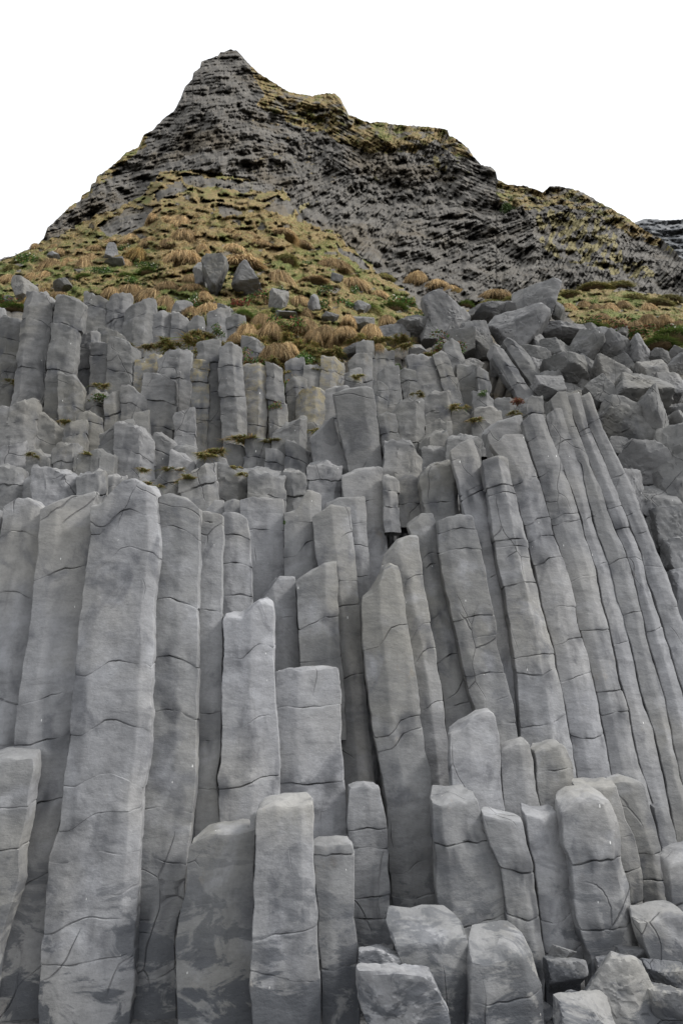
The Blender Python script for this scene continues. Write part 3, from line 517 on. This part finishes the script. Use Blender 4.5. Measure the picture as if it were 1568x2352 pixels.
# distant cliff on the right
def build_far():
    xs = np.linspace(1380, 2500, 260)
    sil = np.interp(xs, [1380, 1440, 1456, 1480, 1500, 1530, 1568, 1700, 2500], [560, 530, 511, 502, 503, 506, 503, 520, 640])+2*pn(xs/9, 0*xs, 1.)
    T = np.linspace(0, 1, 110)[:, None]; X = np.broadcast_to(xs, (110, len(xs))); Yp = sil+T*(760-sil)
    D = 150-T*40-1.2*np.floor(3*fbm(X/60, Yp/14, 2., 3))-2*fbm(X/16, Yp/7, 8., 3)*np.clip(T*20, 0, 1)
    V = np.stack(at(X, Yp, D), -1); b = V[0].copy(); b[:, 1] += 60; b[:, 2] -= 40; V = np.concatenate([b[None], V])
    me = mesh('far_hill', V.reshape(-1, 3), grid_faces(*V.shape[:2])[:, ::-1], None, [M_FAR]); h = obj('far_hill', me); h['kind'] = 'structure'
build_far()
# ground sheet, beach to the horizon
gx = np.r_[-900, -200, np.linspace(-40, 40, 60), 200, 900]; gy = np.r_[-900, -200, np.linspace(-30, 60, 60), 300, 900]
GXX, GYY = np.meshgrid(gx, gy); GZ = .06*fbm(GXX*.4, GYY*.4, 2., 3)-.03
me = mesh('ground', np.stack([GXX, GYY, GZ], -1).reshape(-1, 3), grid_faces(*GXX.shape), None, [M_G]); g = obj('ground', me); g['kind'] = 'structure'
# ================================================================== BOULDERS
import bmesh
def ico(sub):
    bm = bmesh.new(); bmesh.ops.create_icosphere(bm, subdivisions=sub, radius=1); V = np.array([v.co[:] for v in bm.verts]); Fc = np.array([[v.index for v in f.verts] for f in bm.faces]); bm.free(); return V, Fc
ICO = {s: ico(s) for s in (4, 5)}
def boulder(label, x, y, w, h, Y=None, sharp=1., seed=None, n=13, dep=.8, tilt=0., lichen=0., group='fallen boulders'):
    """x, y: middle of the rock in the image, w, h its apparent size"""
    if y < 790 and x < 900: Y = float(depth(x, y+h*.42))-.35
    Y = Yt(y)-.2 if Y is None else Y
    sd = int(x*13+y*7) if seed is None else seed; r = np.random.default_rng(sd)
    px, py, pz = at(x, y, Y); sc = Y/F/(cp-(CY-y)/F*sp)
    g_ = 1.24 if (x > 1340 and 850 < y < 1450) else (1.2 if y < 850 and x > 900 else 1.08); w *= g_; h *= g_; W = w*sc/2; e_ = math.atan2(pz-H0, py); a_ = h*sc/2*math.cos(e_-PITCH); Hh = math.sqrt(max((.6*a_)**2, a_**2-(dep*W*math.sin(e_))**2))/math.cos(e_)
    V, Fc = ICO[5 if w > 45 else 4]
    nrm = r.normal(size=(n, 3)); nrm[:, 2] *= .8; nrm /= np.linalg.norm(nrm, axis=1)[:, None]
    hk = r.uniform(.52, .92, n)
    nrm = np.vstack([nrm, np.eye(3), -np.eye(3)]); hk = np.r_[hk, [1., 1., .95, 1., 1., .9]]
    dn = V@nrm.T; rr = np.where(dn > .05, hk/np.maximum(dn, .05), 9.)
    p = 45*sharp; R = (np.sum(rr**-p, 1))**(-1/p); R = np.minimum(R, 1.45)
    Q = V*R[:, None]; Q /= np.abs(Q).max(0)
    q = Q*np.array([W, max(W, Hh)*dep, Hh]); s = max(W, Hh)
    dsp = .045*s*fbm(q[:, 0]/s*1.5+sd, q[:, 1]/s*1.5, q[:, 2]/s*1.5, 3)+.03*s*fbm(q[:, 0]/s*6+sd, q[:, 1]/s*6, q[:, 2]/s*6, 3)
    c = pn(q[:, 0]/s*2.2, q[:, 1]/s*2.2+sd, q[:, 2]/s*2.2); dsp += (np.floor(c*4)/4-c)*.09*s
    q = q+V*dsp[:, None]
    if tilt:
        a = math.radians(tilt); q = q@np.array([[math.cos(a), 0, -math.sin(a)], [0, 1, 0], [math.sin(a), 0, math.cos(a)]]).T
    wr = np.zeros((len(q), 3)); wr[:, 0] = np.clip(.5*fbm(q[:, 0]/s*3, q[:, 1]/s*3, q[:, 2]/s*3+sd, 3)-.12, 0, .7); wr[:, 1] = lichen
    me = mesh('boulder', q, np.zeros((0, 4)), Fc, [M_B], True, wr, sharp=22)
    return tag(obj('boulder', me, (px, py, pz)), label, 'boulder', group)
B = boulder
B('rounded upright grey boulder at the far left, just above the columns',54,674,46,54,n=8)
B('pale boulder with a grass collar, second from the far left above the columns',147,656,50,40)
B('small pale boulder peeping from the turf high on the left',122,588,28,22,Y=20)
B('angular grey boulder high in the turf on the left',255,580,42,44,Y=20,n=9)
B('low grey boulder under the angular one on the left',264,605,44,24,Y=19.3)
B('narrow slab left of the split crack, under the hanging turf',464,634,30,62,Y=16.6)
B('tall smooth upright boulder beside the large angular one',494,642,54,74,Y=16.4,n=8)
B('largest angular pale boulder on the turf slope, pointed at the right',568,652,96,66,Y=15.6,n=9,seed=11,tilt=-35)
B('dark boulder in shade between the turf overhangs',640,690,44,60,Y=16.2)
B('smooth bluish boulder right of the drooping tussock',722,702,28,44)
B('grey block by the leafy bush, middle of the slope',828,705,46,34)
B('grey boulder among plants above the right-hand columns',832,742,56,46)
B('flat pale slab in the middle of the slope',656,724,56,26)
B('rounded grey boulder above the column row, left of the reddish bush',418,706,40,44)
B('small grey knob above the block-jointed column',614,782,30,30)
B('low pale stone left of the wide grass cushion',756,788,38,22)
B('angular stone with a flat top right of the wide grass cushion',808,806,54,30)
B('pale stone behind the wide grass cushion',756,732,44,22)
B('small grey stone beside the leafy plant in the middle',772,640,32,26,Y=16.8)
B('grey stone sunk in turf left of centre',345,700,36,26)
B('grey stone low on the turf, left of the reddish bush',545,735,44,40)
B('stone propping the reddish bush',520,725,40,50)
B('small stone in the turf far left',18,690,30,22)
# boulder crown on the right
B('wide smooth boulder with a dark split beside it, at the crown of the right side',1030,735,88,92,Y=14.6,n=8,tilt=15)
B('cracked low boulder left of the crown',940,762,92,56,Y=14.6)
B('long pale boulder top of the crown behind the great one',1128,738,104,44,Y=14.9,n=7)
B('great rounded boulder at the middle of the crown',1185,772,112,104,Y=14.1,n=10,seed=5)
B('upright boulder between the split and the great boulder',1097,784,60,72,Y=14.0,n=8)
B('pointed pyramid-shaped rock standing on the crown',1236,702,92,84,Y=15.2,n=5,seed=21,dep=.6)
B('small companion rock at the right foot of the pyramid rock',1281,718,32,36,Y=15.1)
B('sloping slab with a jagged dark crack, right of the great boulder',1284,762,100,46,Y=14.6,n=7)
B('layered pale boulder below the cracked slab',1272,808,84,56,Y=13.8,n=10)
B('dark flank boulder right of the layered one',1334,810,54,70,Y=13.7,n=8,tilt=-35)
B('boulder scooped like a bowl at the right of the crown',1402,808,80,70,Y=13.8,sharp=.6,n=9)
B('blocky dark boulder right of the scooped one',1464,815,62,72,Y=13.7)
B('smooth stone under the green grass at the right edge',1508,823,50,40,Y=13.6,n=7)
B('broad cracked boulder over the head of the fan',1306,866,112,78,Y=12.5,n=8,seed=3)
B('grey wedge leaning on the broad cracked boulder',1250,892,76,56,Y=12.0,n=7)
B('small jumbled stone beside the leaning prisms',1085,840,50,46,Y=13.2)
B('jumbled stone above the narrow leaning column',965,815,50,36,Y=13.6)
B('angular stone left of the short leaning column',1020,800,44,36,Y=13.8)
B('rock chip between the two leaning prisms and the wedge',1225,850,60,60,Y=12.9,tilt=30)
B('smooth pale boulder with curved cracks, at the right of the fan head',1400,865,64,66,Y=12.4,sharp=.6,n=7)
B('sculpted bluish boulder at the right edge under the green grass',1500,862,70,66,Y=12.8,sharp=.5,n=7)
B('glossy flat-topped boulder at the right edge',1545,895,60,64,Y=12.4,sharp=.7,n=7)
B('great brown-stained boulder with a bright upper face',1450,900,140,90,Y=11.7,sharp=.55,n=8,seed=14)
B('dark hollow boulder tucked beside the fan head',1372,900,60,70,Y=11.7,sharp=.6,n=7)
B('wide boulder with a rough dark undercut, right of the fan',1430,975,130,110,Y=11.1,sharp=.6,n=8,seed=8)
B('tall smooth shaded boulder right of the undercut one',1495,1000,66,150,Y=11.3,sharp=.5,n=7,seed=4)
B('knobbly dark boulder in the hollow right of the fan',1428,1035,56,46,Y=10.9,n=16)
B('boulder with a scalloped pale edge beside the fan',1462,1080,100,90,Y=10.7,sharp=.6,n=9,seed=31)
B('huge smooth warm-toned boulder at the right edge',1552,1120,120,210,Y=10.9,sharp=.45,n=6,seed=2)
B('dark boulder beneath the scalloped one',1490,1160,90,90,Y=10.4,n=9,seed=9)
B('angular stone pile-block at the right edge, upper',1545,990,50,90,Y=11.5,n=9)
B('pale wedge stone at the right edge beside the fan foot',1535,1225,74,84,Y=10.2,n=6,seed=6)
B('splintered stone at the right edge, low beside the fan',1560,1300,66,90,Y=10.0,n=6,seed=16)
B('dark splinter rock at the right edge under the splintered stone',1590,1375,90,100,Y=9.9,n=7)
B('small stone on the ledge by the right edge',1480,935,40,30,Y=11.6)
B('stone fragment at the right edge above the warm boulder',1560,955,50,60,Y=11.8,n=8)
for k, (x, y, w_, h_) in enumerate([(905,775,46,34),(985,770,40,34),(1065,800,50,46),(1150,830,46,40),(1215,820,50,44),(1350,850,46,40),(1420,770,44,30),(1375,780,40,34),(1440,850,46,40),(1350,770,36,30),(1480,880,50,40),(1540,850,60,40),(1340,900,46,50),(1395,1000,60,60),(1520,950,50,50),(1400,1120,60,80),(1440,1150,50,70),(1500,1230,60,60),(1110,720,50,30),(1060,770,36,30),(1170,850,40,40),(1230,800,40,40),(1300,910,60,40),(1565,820,50,30)]):
    B('small angular rock wedged among the bigger boulders right of the columns', x, y, w_*1.35, h_*1.4, Y=Yt(y)+.45+(.5 if x > 1340 else 0), n=7, seed=500+k, group='wedged rocks of the crown')
# lower right foreground
for k, (x, y, w_, h_) in enumerate([(1055,2290,60,90),(1240,2330,60,60),(1290,2190,60,40),(1455,2200,70,50),(1480,2290,60,60),(1560,2250,60,60),(850,2240,60,40),(1040,2340,50,60),(1390,2215,60,40),(1290,2345,50,40)]):
    B('small worn stone jammed between the foreground boulders at the lower right', x, y, w_, h_, Y=6.75, n=7, seed=900+k, group='jammed stones of the foreground')
B('small pale stone lodged between the rounded stub and the block',876,2198,100,62,Y=6.5,n=8,group='foreground boulders')
B('smooth bluish block low in the foreground, centre',922,2300,190,168,Y=6.15,sharp=.6,n=6,seed=12,group='foreground boulders')
B('large pale wedge boulder in the lower right foreground',1412,2282,186,178,Y=6.2,sharp=.6,n=6,seed=44,group='foreground boulders')
B('rounded pale boulder at the bottom edge, lower right',1345,2350,130,130,Y=5.9,sharp=.6,n=6,seed=19,group='foreground boulders')
B('dark wedge boulder in the lower right corner',1545,2325,110,120,Y=6.1,sharp=.7,n=7,seed=23,group='foreground boulders')
B('squat stone under the wavy column',1298,2245,84,90,Y=6.7,n=7,group='foreground boulders')
B('small stones jammed right of the pale wedge boulder',1520,2228,80,70,Y=6.5,n=9,group='foreground boulders')
B('small wedged stone at the foot of the tall gap',1305,2300,70,50,Y=6.4,n=8,group='foreground boulders')
# ================================================================== TURF, TUSSOCKS, PLANTS
def blades(R, P0, DIR, LEN, WID, droop, col, seg=4):
    """strips that start at P0 along DIR and bend down; returns verts, quads, colours"""
    n = len(P0); side = np.cross(DIR, [0, 0, 1.]); side += R.normal(size=side.shape)*.25; side /= np.linalg.norm(side, axis=1)[:, None]+1e-9
    Vs = []; s = np.linspace(0, 1, seg)
    for t in s:
        c = P0+DIR*(LEN*t)[:, None]; c = c.copy(); c[:, 2] -= droop*LEN*t*t
        wv = side*(WID*(1-.8*t))[:, None]; Vs += [c-wv, c+wv]
    V = np.stack(Vs, 1).reshape(-1, 3); b = (np.arange(n)*2*seg)[:, None]
    Fq = np.concatenate([b+np.array([[2*k, 2*k+1, 2*k+3, 2*k+2]]) for k in range(seg-1)], 1).reshape(-1, 4)
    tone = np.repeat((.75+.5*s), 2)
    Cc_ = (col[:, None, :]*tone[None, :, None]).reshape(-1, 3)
    return V, Fq, Cc_
STRAW = np.array([[.36,.27,.14],[.29,.205,.10],[.22,.145,.07],[.40,.31,.175],[.16,.105,.05]])
OCHRE = np.array([[.27,.17,.06],[.22,.15,.05],[.30,.21,.08],[.15,.13,.045]])
OLIVE = np.array([[.14,.14,.045],[.19,.175,.06],[.24,.20,.08],[.10,.11,.035]])
GREEN = np.array([[.07,.12,.025],[.10,.15,.035],[.14,.17,.05],[.05,.08,.02]])
def pick(R, pal, n): return pal[R.integers(len(pal), size=n)]*R.uniform(.6, 1.3, (n, 1))*1.2
def mound_mesh(R, pal, n=420, droop=1.5, under=True):
    V, Fc = ICO[4]; q = V.copy(); q[:, 2] = np.where(q[:, 2] < 0, q[:, 2]*.55, q[:, 2])
    q *= (.70+.16*fbm(V[:, 0]*1.7+R.random()*50, V[:, 1]*1.7, V[:, 2]*1.7, 3))[:, None]
    a = R.uniform(0, 2*math.pi, n); e = np.arcsin(R.uniform(-.1, 1, n)); d = np.stack([np.cos(a)*np.cos(e), np.sin(a)*np.cos(e), np.sin(e)], 1)
    P0 = d*R.uniform(.66, .8, (n, 1)); D = d+np.array([0, 0, .12])+R.normal(size=(n, 3))*.38; D[:, 2] += .05; D /= np.linalg.norm(D, axis=1)[:, None]
    clump = .6+.8*np.clip(.5+fbm(d[:, 0]*2.5, d[:, 1]*2.5, d[:, 2]*2.5+R.random()*9, 2), 0, 1)
    bv, bf, bc = blades(R, P0, D, R.uniform(.22, .62, n)*clump, R.uniform(.006, .014, n), droop, pick(R, pal, n)*clump[:, None])
    nv = len(q); me = bpy.data.meshes.new('t')
    VV = np.concatenate([q, bv]); W = np.concatenate([np.zeros((nv, 3)), bc])
    # quads first, triangles after
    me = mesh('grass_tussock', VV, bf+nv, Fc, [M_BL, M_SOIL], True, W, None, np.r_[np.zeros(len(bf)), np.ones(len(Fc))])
    return me
def patch_mesh(R, n=1500):
    a = R.uniform(0, 6.283, n); rr = np.sqrt(R.random(n))*(.75+.25*np.sin(3*a+R.random()*6)); P0 = np.stack([rr*np.cos(a), rr*np.sin(a), -.25+0*a], 1)
    c = pn(P0[:, 0]*2, P0[:, 1]*2, R.random()*9); k = c > -.12; P0 = P0[k]; a = a[k]; n = len(P0)
    D = P0*[.5, .5, 0]+R.normal(size=(n, 3))*.35+[0, 0, .8]; D /= np.linalg.norm(D, axis=1)[:, None]
    pal = np.concatenate([OLIVE, GREEN*1.3, STRAW[:3], OCHRE[:2]])
    v, f, c = blades(R, P0, D, R.uniform(.4, 1.1, n), R.uniform(.012, .03, n), .8, pick(R, pal, n)*1.15)
    return mesh('grass_tussock', v, f, None, [M_BL], True, c)
Rt = np.random.default_rng(77)
PROT = {'s': [mound_mesh(Rt, STRAW, 2600, 1.6) for _ in range(5)], 'o': [mound_mesh(Rt, OCHRE, 2600, 1.4) for _ in range(2)], 'g': [mound_mesh(Rt, OLIVE, 2600, 1.0) for _ in range(3)], 'n': [mound_mesh(Rt, GREEN, 2600, .6) for _ in range(2)]}
PATCH = [patch_mesh(Rt) for _ in range(4)]
KIND = {'s': 'straw-coloured drooping', 'o': 'rusty ochre', 'g': 'olive-green', 'n': 'bright green'}
TUS = []
def T(k, *L):
    for t in L: TUS.append((k,)+t)
T('s',(86,569,28,20),(123,569,26,20),(141,584,36,26),(122,612,48,42),(160,609,38,38),(197,609,44,44),(211,592,26,22),(26,645,46,30),(72,638,34,24),(105,632,28,24),(259,558,36,24),(304,553,40,36),(221,574,40,20),(289,606,34,26),(349,556,40,26),(384,562,42,28),(354,503,34,24),(384,506,30,22),(419,512,48,34),(458,526,26,30),(429,545,60,40),(419,598,78,46),(464,577,36,40),(435,642,38,26),(256,677,50,34),(300,670,60,36),(344,680,60,36),(378,698,48,44),(384,660,50,28),(442,665,50,24),(205,696,26,26),(93,672,36,22),(141,680,38,20))
T('s',(482,714,62,36),(536,574,50,30),(574,545,40,24),(549,545,30,20),(520,535,40,22),(650,538,50,22),(690,563,46,22),(763,612,70,32),(808,655,62,36),(685,698,54,40),(718,650,60,18),(704,746,46,32),(622,756,46,40),(750,762,46,34),(790,764,50,34),(635,808,62,44),(600,562,44,22),(740,600,30,22),(866,678,40,24),(642,640,54,56),(549,612,94,36))
T('s',(1304,709,36,28),(1339,704,36,30),(1369,709,36,30),(1399,708,36,30),(1429,704,38,28),(1379,730,36,22),(1414,740,40,24),(1454,750,38,30),(1484,735,38,28),(1489,708,36,24),(1524,735,36,26),(1554,748,34,26),(1134,680,62,26),(1004,655,46,26),(1034,667,36,26),(954,640,52,34))
T('g',(654,597,46,26),(667,768,40,24),(478,785,92,26),(581,748,52,38),(696,784,42,26),(1124,700,46,20),(1359,664,62,20),(1419,660,60,20),(1309,680,46,20),(613,722,26,22),(520,800,50,20),(400,795,50,22),(1454,690,60,24),(1510,700,60,22),(1534,690,50,20),(1180,690,46,20),(60,600,46,24),(30,620,40,22),(880,640,40,22))
T('o',(320,592,60,40),(475,762,30,22),(230,700,26,18),(340,790,30,16),(660,748,46,26),(560,1003,60,14),(495,1030,40,18),(1384,745,30,18),(1049,672,36,20),(90,697,60,22),(655,850,36,30),(640,870,30,26),(178,748,20,18))
T('s',(600,735,40,34),(570,760,44,36),(660,800,40,36),(540,780,40,30),(440,720,46,34),(520,745,36,30),(720,770,40,30),(700,720,34,28),(850,760,44,34),(890,735,36,26),(800,735,34,26),(640,700,34,26),(600,690,40,30),(470,685,44,30),(410,735,34,26),(320,720,40,30),(270,705,44,32),(165,700,36,26),(60,690,34,24),(930,745,34,26),(870,800,30,24))
T('n',(590,770,44,26),(690,745,40,24),(740,800,36,22),(820,770,36,22),(500,735,44,24),(560,725,40,22),(450,760,30,18),(10,700,30,20))
T('g',(630,820,40,30),(610,790,44,34),(710,800,40,28),(770,800,40,24),(850,720,44,28),(920,770,40,22),(380,780,44,22),(545,810,36,24))
T('g',(290,793,40,12),(235,880,30,12),(760,830,40,16),(720,850,30,14),(880,800,36,14),(930,790,30,12),(1000,850,24,12),(960,900,24,12),(300,985,24,10),(200,1040,26,10),(150,965,24,10),(720,985,30,12),(620,1010,36,12),(560,1085,30,12),(470,1040,40,14),(330,1075,26,10),(820,860,26,12),(1090,960,30,10),(1180,945,26,10),(120,770,18,12),(30,870,24,12))
T('n',(40,712,60,20),(1534,776,76,30),(1510,790,60,24),(1560,765,60,26),(900,710,56,24),(930,700,40,24),(350,1110,36,12),(430,1095,40,12),(75,1040,24,12),(1349,757,60,16),(400,1075,40,14),(1049,930,34,14),(1130,700,36,14),(840,715,50,24),(290,640,40,20),(340,625,36,16),(200,640,40,16),(650,755,30,16),(292,1105,20,18),(540,1068,20,12),(985,815,40,12),(870,775,40,20),(1070,700,30,16))
def seat(x, y, Y=None):
    return float(depth(x, y)) if Y is None else Y
def place(me, name, x, y, w, h, label, cat, group, rot=None, sq=1., lift=0.):
    if name == 'leafy_plant': w *= 1.35; h *= 1.3
    Y = Yt(y)-.15 if (y > 745 and x < 1300) else (min(seat(x, y), Yt(y)+1.2) if y > 720 else seat(x, y)); Y -= .0
    px, py, pz = at(x, y+h*.3, Y-.3); sc = Y/F/(cp-(CY-y)/F*sp)
    o = obj(name, me, (px, py, pz)); r = Rt.uniform(0, 6.28)
    # rotate about the vertical, then scale wide and high
    o.scale = (w*sc/2*1.3, w*sc/2*1.0*sq, h*sc/2*1.9); o.rotation_euler = (Rt.uniform(-.12, .12), Rt.uniform(-.12, .12), r if abs(w-h) < w*.35 else Rt.uniform(-.3, .3)+(math.pi if Rt.random() < .5 else 0))
    return tag(o, label, cat, group)
def zone(x, y):
    if y > 980: return 'from the left on the low ledges'
    if y > 775: return 'from the left among upper columns'
    if y > 690 and x < 760: return 'from the left above the upper columns'
    if x < 470: return 'from the left on the left turf'
    if x < 950: return 'from the left on mid slope'
    return 'from the left on the right bank'
cnt = {}
for k, x, y, w, h in sorted(TUS, key=lambda t: t[1]):
    z = zone(x, y); cnt[(k, z)] = cnt.get((k, z), 0)+1; i = cnt[(k, z)]
    sz = 'wide ' if w > 55 else ('small ' if w < 32 else '')
    onl = (y > 740 and x < 1300 and k != 's')
    place(PATCH[int(Rt.integers(4))] if onl else PROT[k][int(Rt.integers(len(PROT[k])))], 'grass_tussock', x, y, w, h, '%s%s tussock, %s of its colour %s' % (sz, KIND[k], ORD[i], z), 'grass tussock', 'grass tussocks')
# leafy plants
def plant_mesh(R, red=0., flowers=True, n=900):
    d = R.normal(size=(n, 3)); d /= np.linalg.norm(d, axis=1)[:, None]; d[:, 2] = np.abs(d[:, 2])*1.0-.15
    cl = R.normal(size=(9, 3))*.38; cl[:, 2] = np.abs(cl[:, 2])*.8
    c = cl[R.integers(9, size=n)]; P = c+d*R.uniform(.25, .5, (n, 1))
    a = R.normal(size=(n, 3)); a /= np.linalg.norm(a, axis=1)[:, None]; b = np.cross(a, R.normal(size=(n, 3))); b /= np.linalg.norm(b, axis=1)[:, None]
    s = R.uniform(.05, .10, (n, 1)); V = np.stack([P-a*s, P-b*s*.5, P+a*s, P+b*s*.5], 1).reshape(-1, 3)
    pal = np.array([[.035,.075,.018],[.055,.11,.025],[.09,.15,.035],[.03,.055,.02]]); rd = np.array([[.16,.045,.03],[.11,.04,.03],[.20,.09,.05]])
    col = np.where(R.random((n, 1)) < red, pick(R, rd, n), pick(R, pal, n))
    if flowers:
        f = R.random(n) < .045; f &= P[:, 2] > .1; col[f] = [.75, .75, .66]
    return mesh('leafy_plant', V, np.arange(4*n).reshape(-1, 4), None, [M_BL], False, np.repeat(col, 4, 0))
PL = [plant_mesh(Rt, .0), plant_mesh(Rt, .12), plant_mesh(Rt, .35, False), plant_mesh(Rt, .85, False)]
for k, x, y, w, h, lab in [
    (0,237,632,44,30,'dark green leafy plant dotted with white flowers, left of the angular boulder'),(0,339,624,46,22,'flowering green plant in the middle of the left turf'),(0,304,652,36,20,'low white-flowered plant below the flowering one on the left turf'),
    (0,64,606,46,26,'dark leafy plant near the left edge of the turf'),(1,285,576,32,24,'leafy plant right of the angular boulder high on the left'),(2,19,708,62,20,'reddish green ground plant at the left edge'),
    (2,606,692,42,32,'leafy plant with reddish tips below the largest angular boulder'),(1,645,674,22,28,'small upright leafy plant in the shade right of the angular boulder'),(1,738,677,42,28,'leafy plant above the smooth bluish boulder'),
    (0,814,673,22,26,'round green plant growing on the face of the big dark tussock'),(1,795,706,44,34,'dense leafy bush in the middle of the slope'),(1,744,714,36,34,'leafy bush left of the dense one'),
    (2,574,826,34,26,'leafy plant over the lichen-topped column'),(0,698,827,36,28,'rosette plant in the crack above the mid columns'),(0,702,612,20,16,'tiny green plant below the upper tussocks'),
    (1,440,695,26,36,'trailing leafy plant beside the grey stone on the left'),(2,661,750,48,34,'red-leaved plant in the middle of the slope'),(3,553,702,66,46,'large dark red bush on the edge above the columns'),
    (1,230,914,36,14,'cushion plant on the ledge of the upper left columns'),(2,640,880,30,50,'plant hanging down the gap between upper columns'),(2,636,935,20,24,'small plant lower in the gap between upper columns'),
    (1,904,704,56,34,'broad leafy plant above the right-hand columns'),(1,981,729,36,28,'leafy plant beside the crown boulders'),(2,1019,794,50,20,'flowering cushion on the crown above the leaning columns'),
    (0,914,846,16,18,'tiny plant beside the broad leaning column'),(0,1109,904,16,12,'tiny plant by the big leaning prism'),(2,1349,752,52,24,'reddish leafy plant right of the pyramid rock'),
    (2,1430,765,70,18,'yellow-red herb patch under the right turf bank'),(1,1534,770,60,30,'green leafy patch at the right edge'),(3,1194,921,26,12,'small red cushion at the foot of the leaning prisms'),
    (0,653,1203,10,16,'green sprig in the crack of the peaked column'),(1,500,760,26,20,'small plant under the drooping tussock'),(0,1166,480,26,20,'green plant high on the far rock wall'),(0,1165,462,22,12,'small green plant above the one on the far wall')]:
    if y > 1150: Y = 8.55
    o = place(PL[k], 'leafy_plant', x, y, w, h, lab, 'plant', 'leafy plants', sq=1.)
    if y > 1150: o.location = at(x, y, 8.5); o.scale = (.03, .03, .05)
# short turf: far too many blades to count
def turf():
    R = np.random.default_rng(4); n = 420000
    x = R.uniform(-250, 1800, n); y = R.uniform(470, 850, n)
    xw = x+9*pn(x/30, y/30, .3)+4*pn(x/9, y/9, .9); yw = y+9*pn(x/30, y/30, 9.3)+4*pn(x/9, y/9, 4.9)
    yl = np.interp(x, [0, 400, 560, 700, 900, 1000, 1300, 1400, 1568], [700, 712, 760, 830, 800, 720, 715, 765, 810])
    ok = (yw > np.interp(xw, GX, GY)+3) & (y < yl) & (pn(x/28, y/12, 8.8) < .42)
    for P in ROCK_P: ok &= ~pip(xw, yw, P)
    den = np.clip(.55+fbm(x/20, y/10, 2.2, 2)*.9, .1, 1); ok &= R.random(n) < den
    x, y = x[ok], y[ok]; n = len(x); D = depth(x, y)
    off = turf_lump(x, y)*np.clip(D/34, .3, 1.2)*np.clip((D-17)/10, .75, 1)
    P = np.stack(at(x, y, D-off), -1)
    d = R.normal(size=(n, 3))*.35+np.array([0, -.55, .75]); d /= np.linalg.norm(d, axis=1)[:, None]
    g = fbm(x/60, y/30, 6.6, 2)+.3*R.normal(size=n)+np.interp(y, [440, 560, 620, 700], [.1, .06, .42, .55])
    col = np.where((g > .12)[:, None], pick(R, OLIVE, n), np.where((R.random(n) < .7)[:, None], pick(R, STRAW, n)*.9, pick(R, OCHRE, n)))
    col = np.where(((g > .45) & (y > 580))[:, None], pick(R, GREEN, n), col)
    sc = D/F
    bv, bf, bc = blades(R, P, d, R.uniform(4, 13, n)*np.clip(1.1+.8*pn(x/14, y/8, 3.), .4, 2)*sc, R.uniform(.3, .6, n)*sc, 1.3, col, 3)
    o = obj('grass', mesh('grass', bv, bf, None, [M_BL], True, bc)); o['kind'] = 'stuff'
turf()
# ================================================================== LIGHT, SKY, CAMERA
sc = bpy.context.scene
w = bpy.data.worlds.new('World'); sc.world = w; w.use_nodes = True; nt = w.node_tree; nt.nodes.clear(); q = N(nt)
sky = q.n('ShaderNodeTexSky', sky_type='NISHITA', sun_disc=False); sky.sun_elevation = math.radians(44); sky.sun_rotation = math.radians(101)
sky.air_density = 1.0; sky.dust_density = 3.0
hs = q.n('ShaderNodeHueSaturation', i_Saturation=.12); q.l(sky.outputs[0], hs.inputs['Color'])
cloud = q.mix(.6, hs.outputs[0], (8.5, 8.7, 9.0))          # overcast: even, nearly colourless cloud deck
bg = q.n('ShaderNodeBackground', i_Strength=.118); q.l(cloud, bg.inputs[0])
ow = q.n('ShaderNodeOutputWorld'); q.l(bg.outputs[0], ow.inputs[0])
sun = bpy.data.lights.new('sun', 'SUN'); sun.energy = 2.0; sun.angle = math.radians(11); sun.color = (1, .97, .93)
so = bpy.data.objects.new('sun', sun); C.objects.link(so)
from mathutils import Vector
az, el = math.radians(101), math.radians(44)     # clockwise from +Y, as in the sky
sd = Vector((math.sin(az)*math.cos(el), math.cos(az)*math.cos(el), math.sin(el)))
so.rotation_euler = (sd).to_track_quat('Z', 'Y').to_euler()
cam = bpy.data.cameras.new('camera'); co = bpy.data.objects.new('camera', cam); C.objects.link(co)
co.location = (0, 0, H0); co.rotation_euler = (math.pi/2+PITCH, 0, 0)
cam.sensor_fit = 'VERTICAL'; cam.sensor_height = 36; cam.lens = 24; cam.clip_start = .1; cam.clip_end = 4000
sc.camera = co
vs = sc.view_settings; sc.display_settings.display_device = 'sRGB'; vs.view_transform = 'Standard'; vs.look = 'None'; vs.exposure = .78; vs.gamma = 1
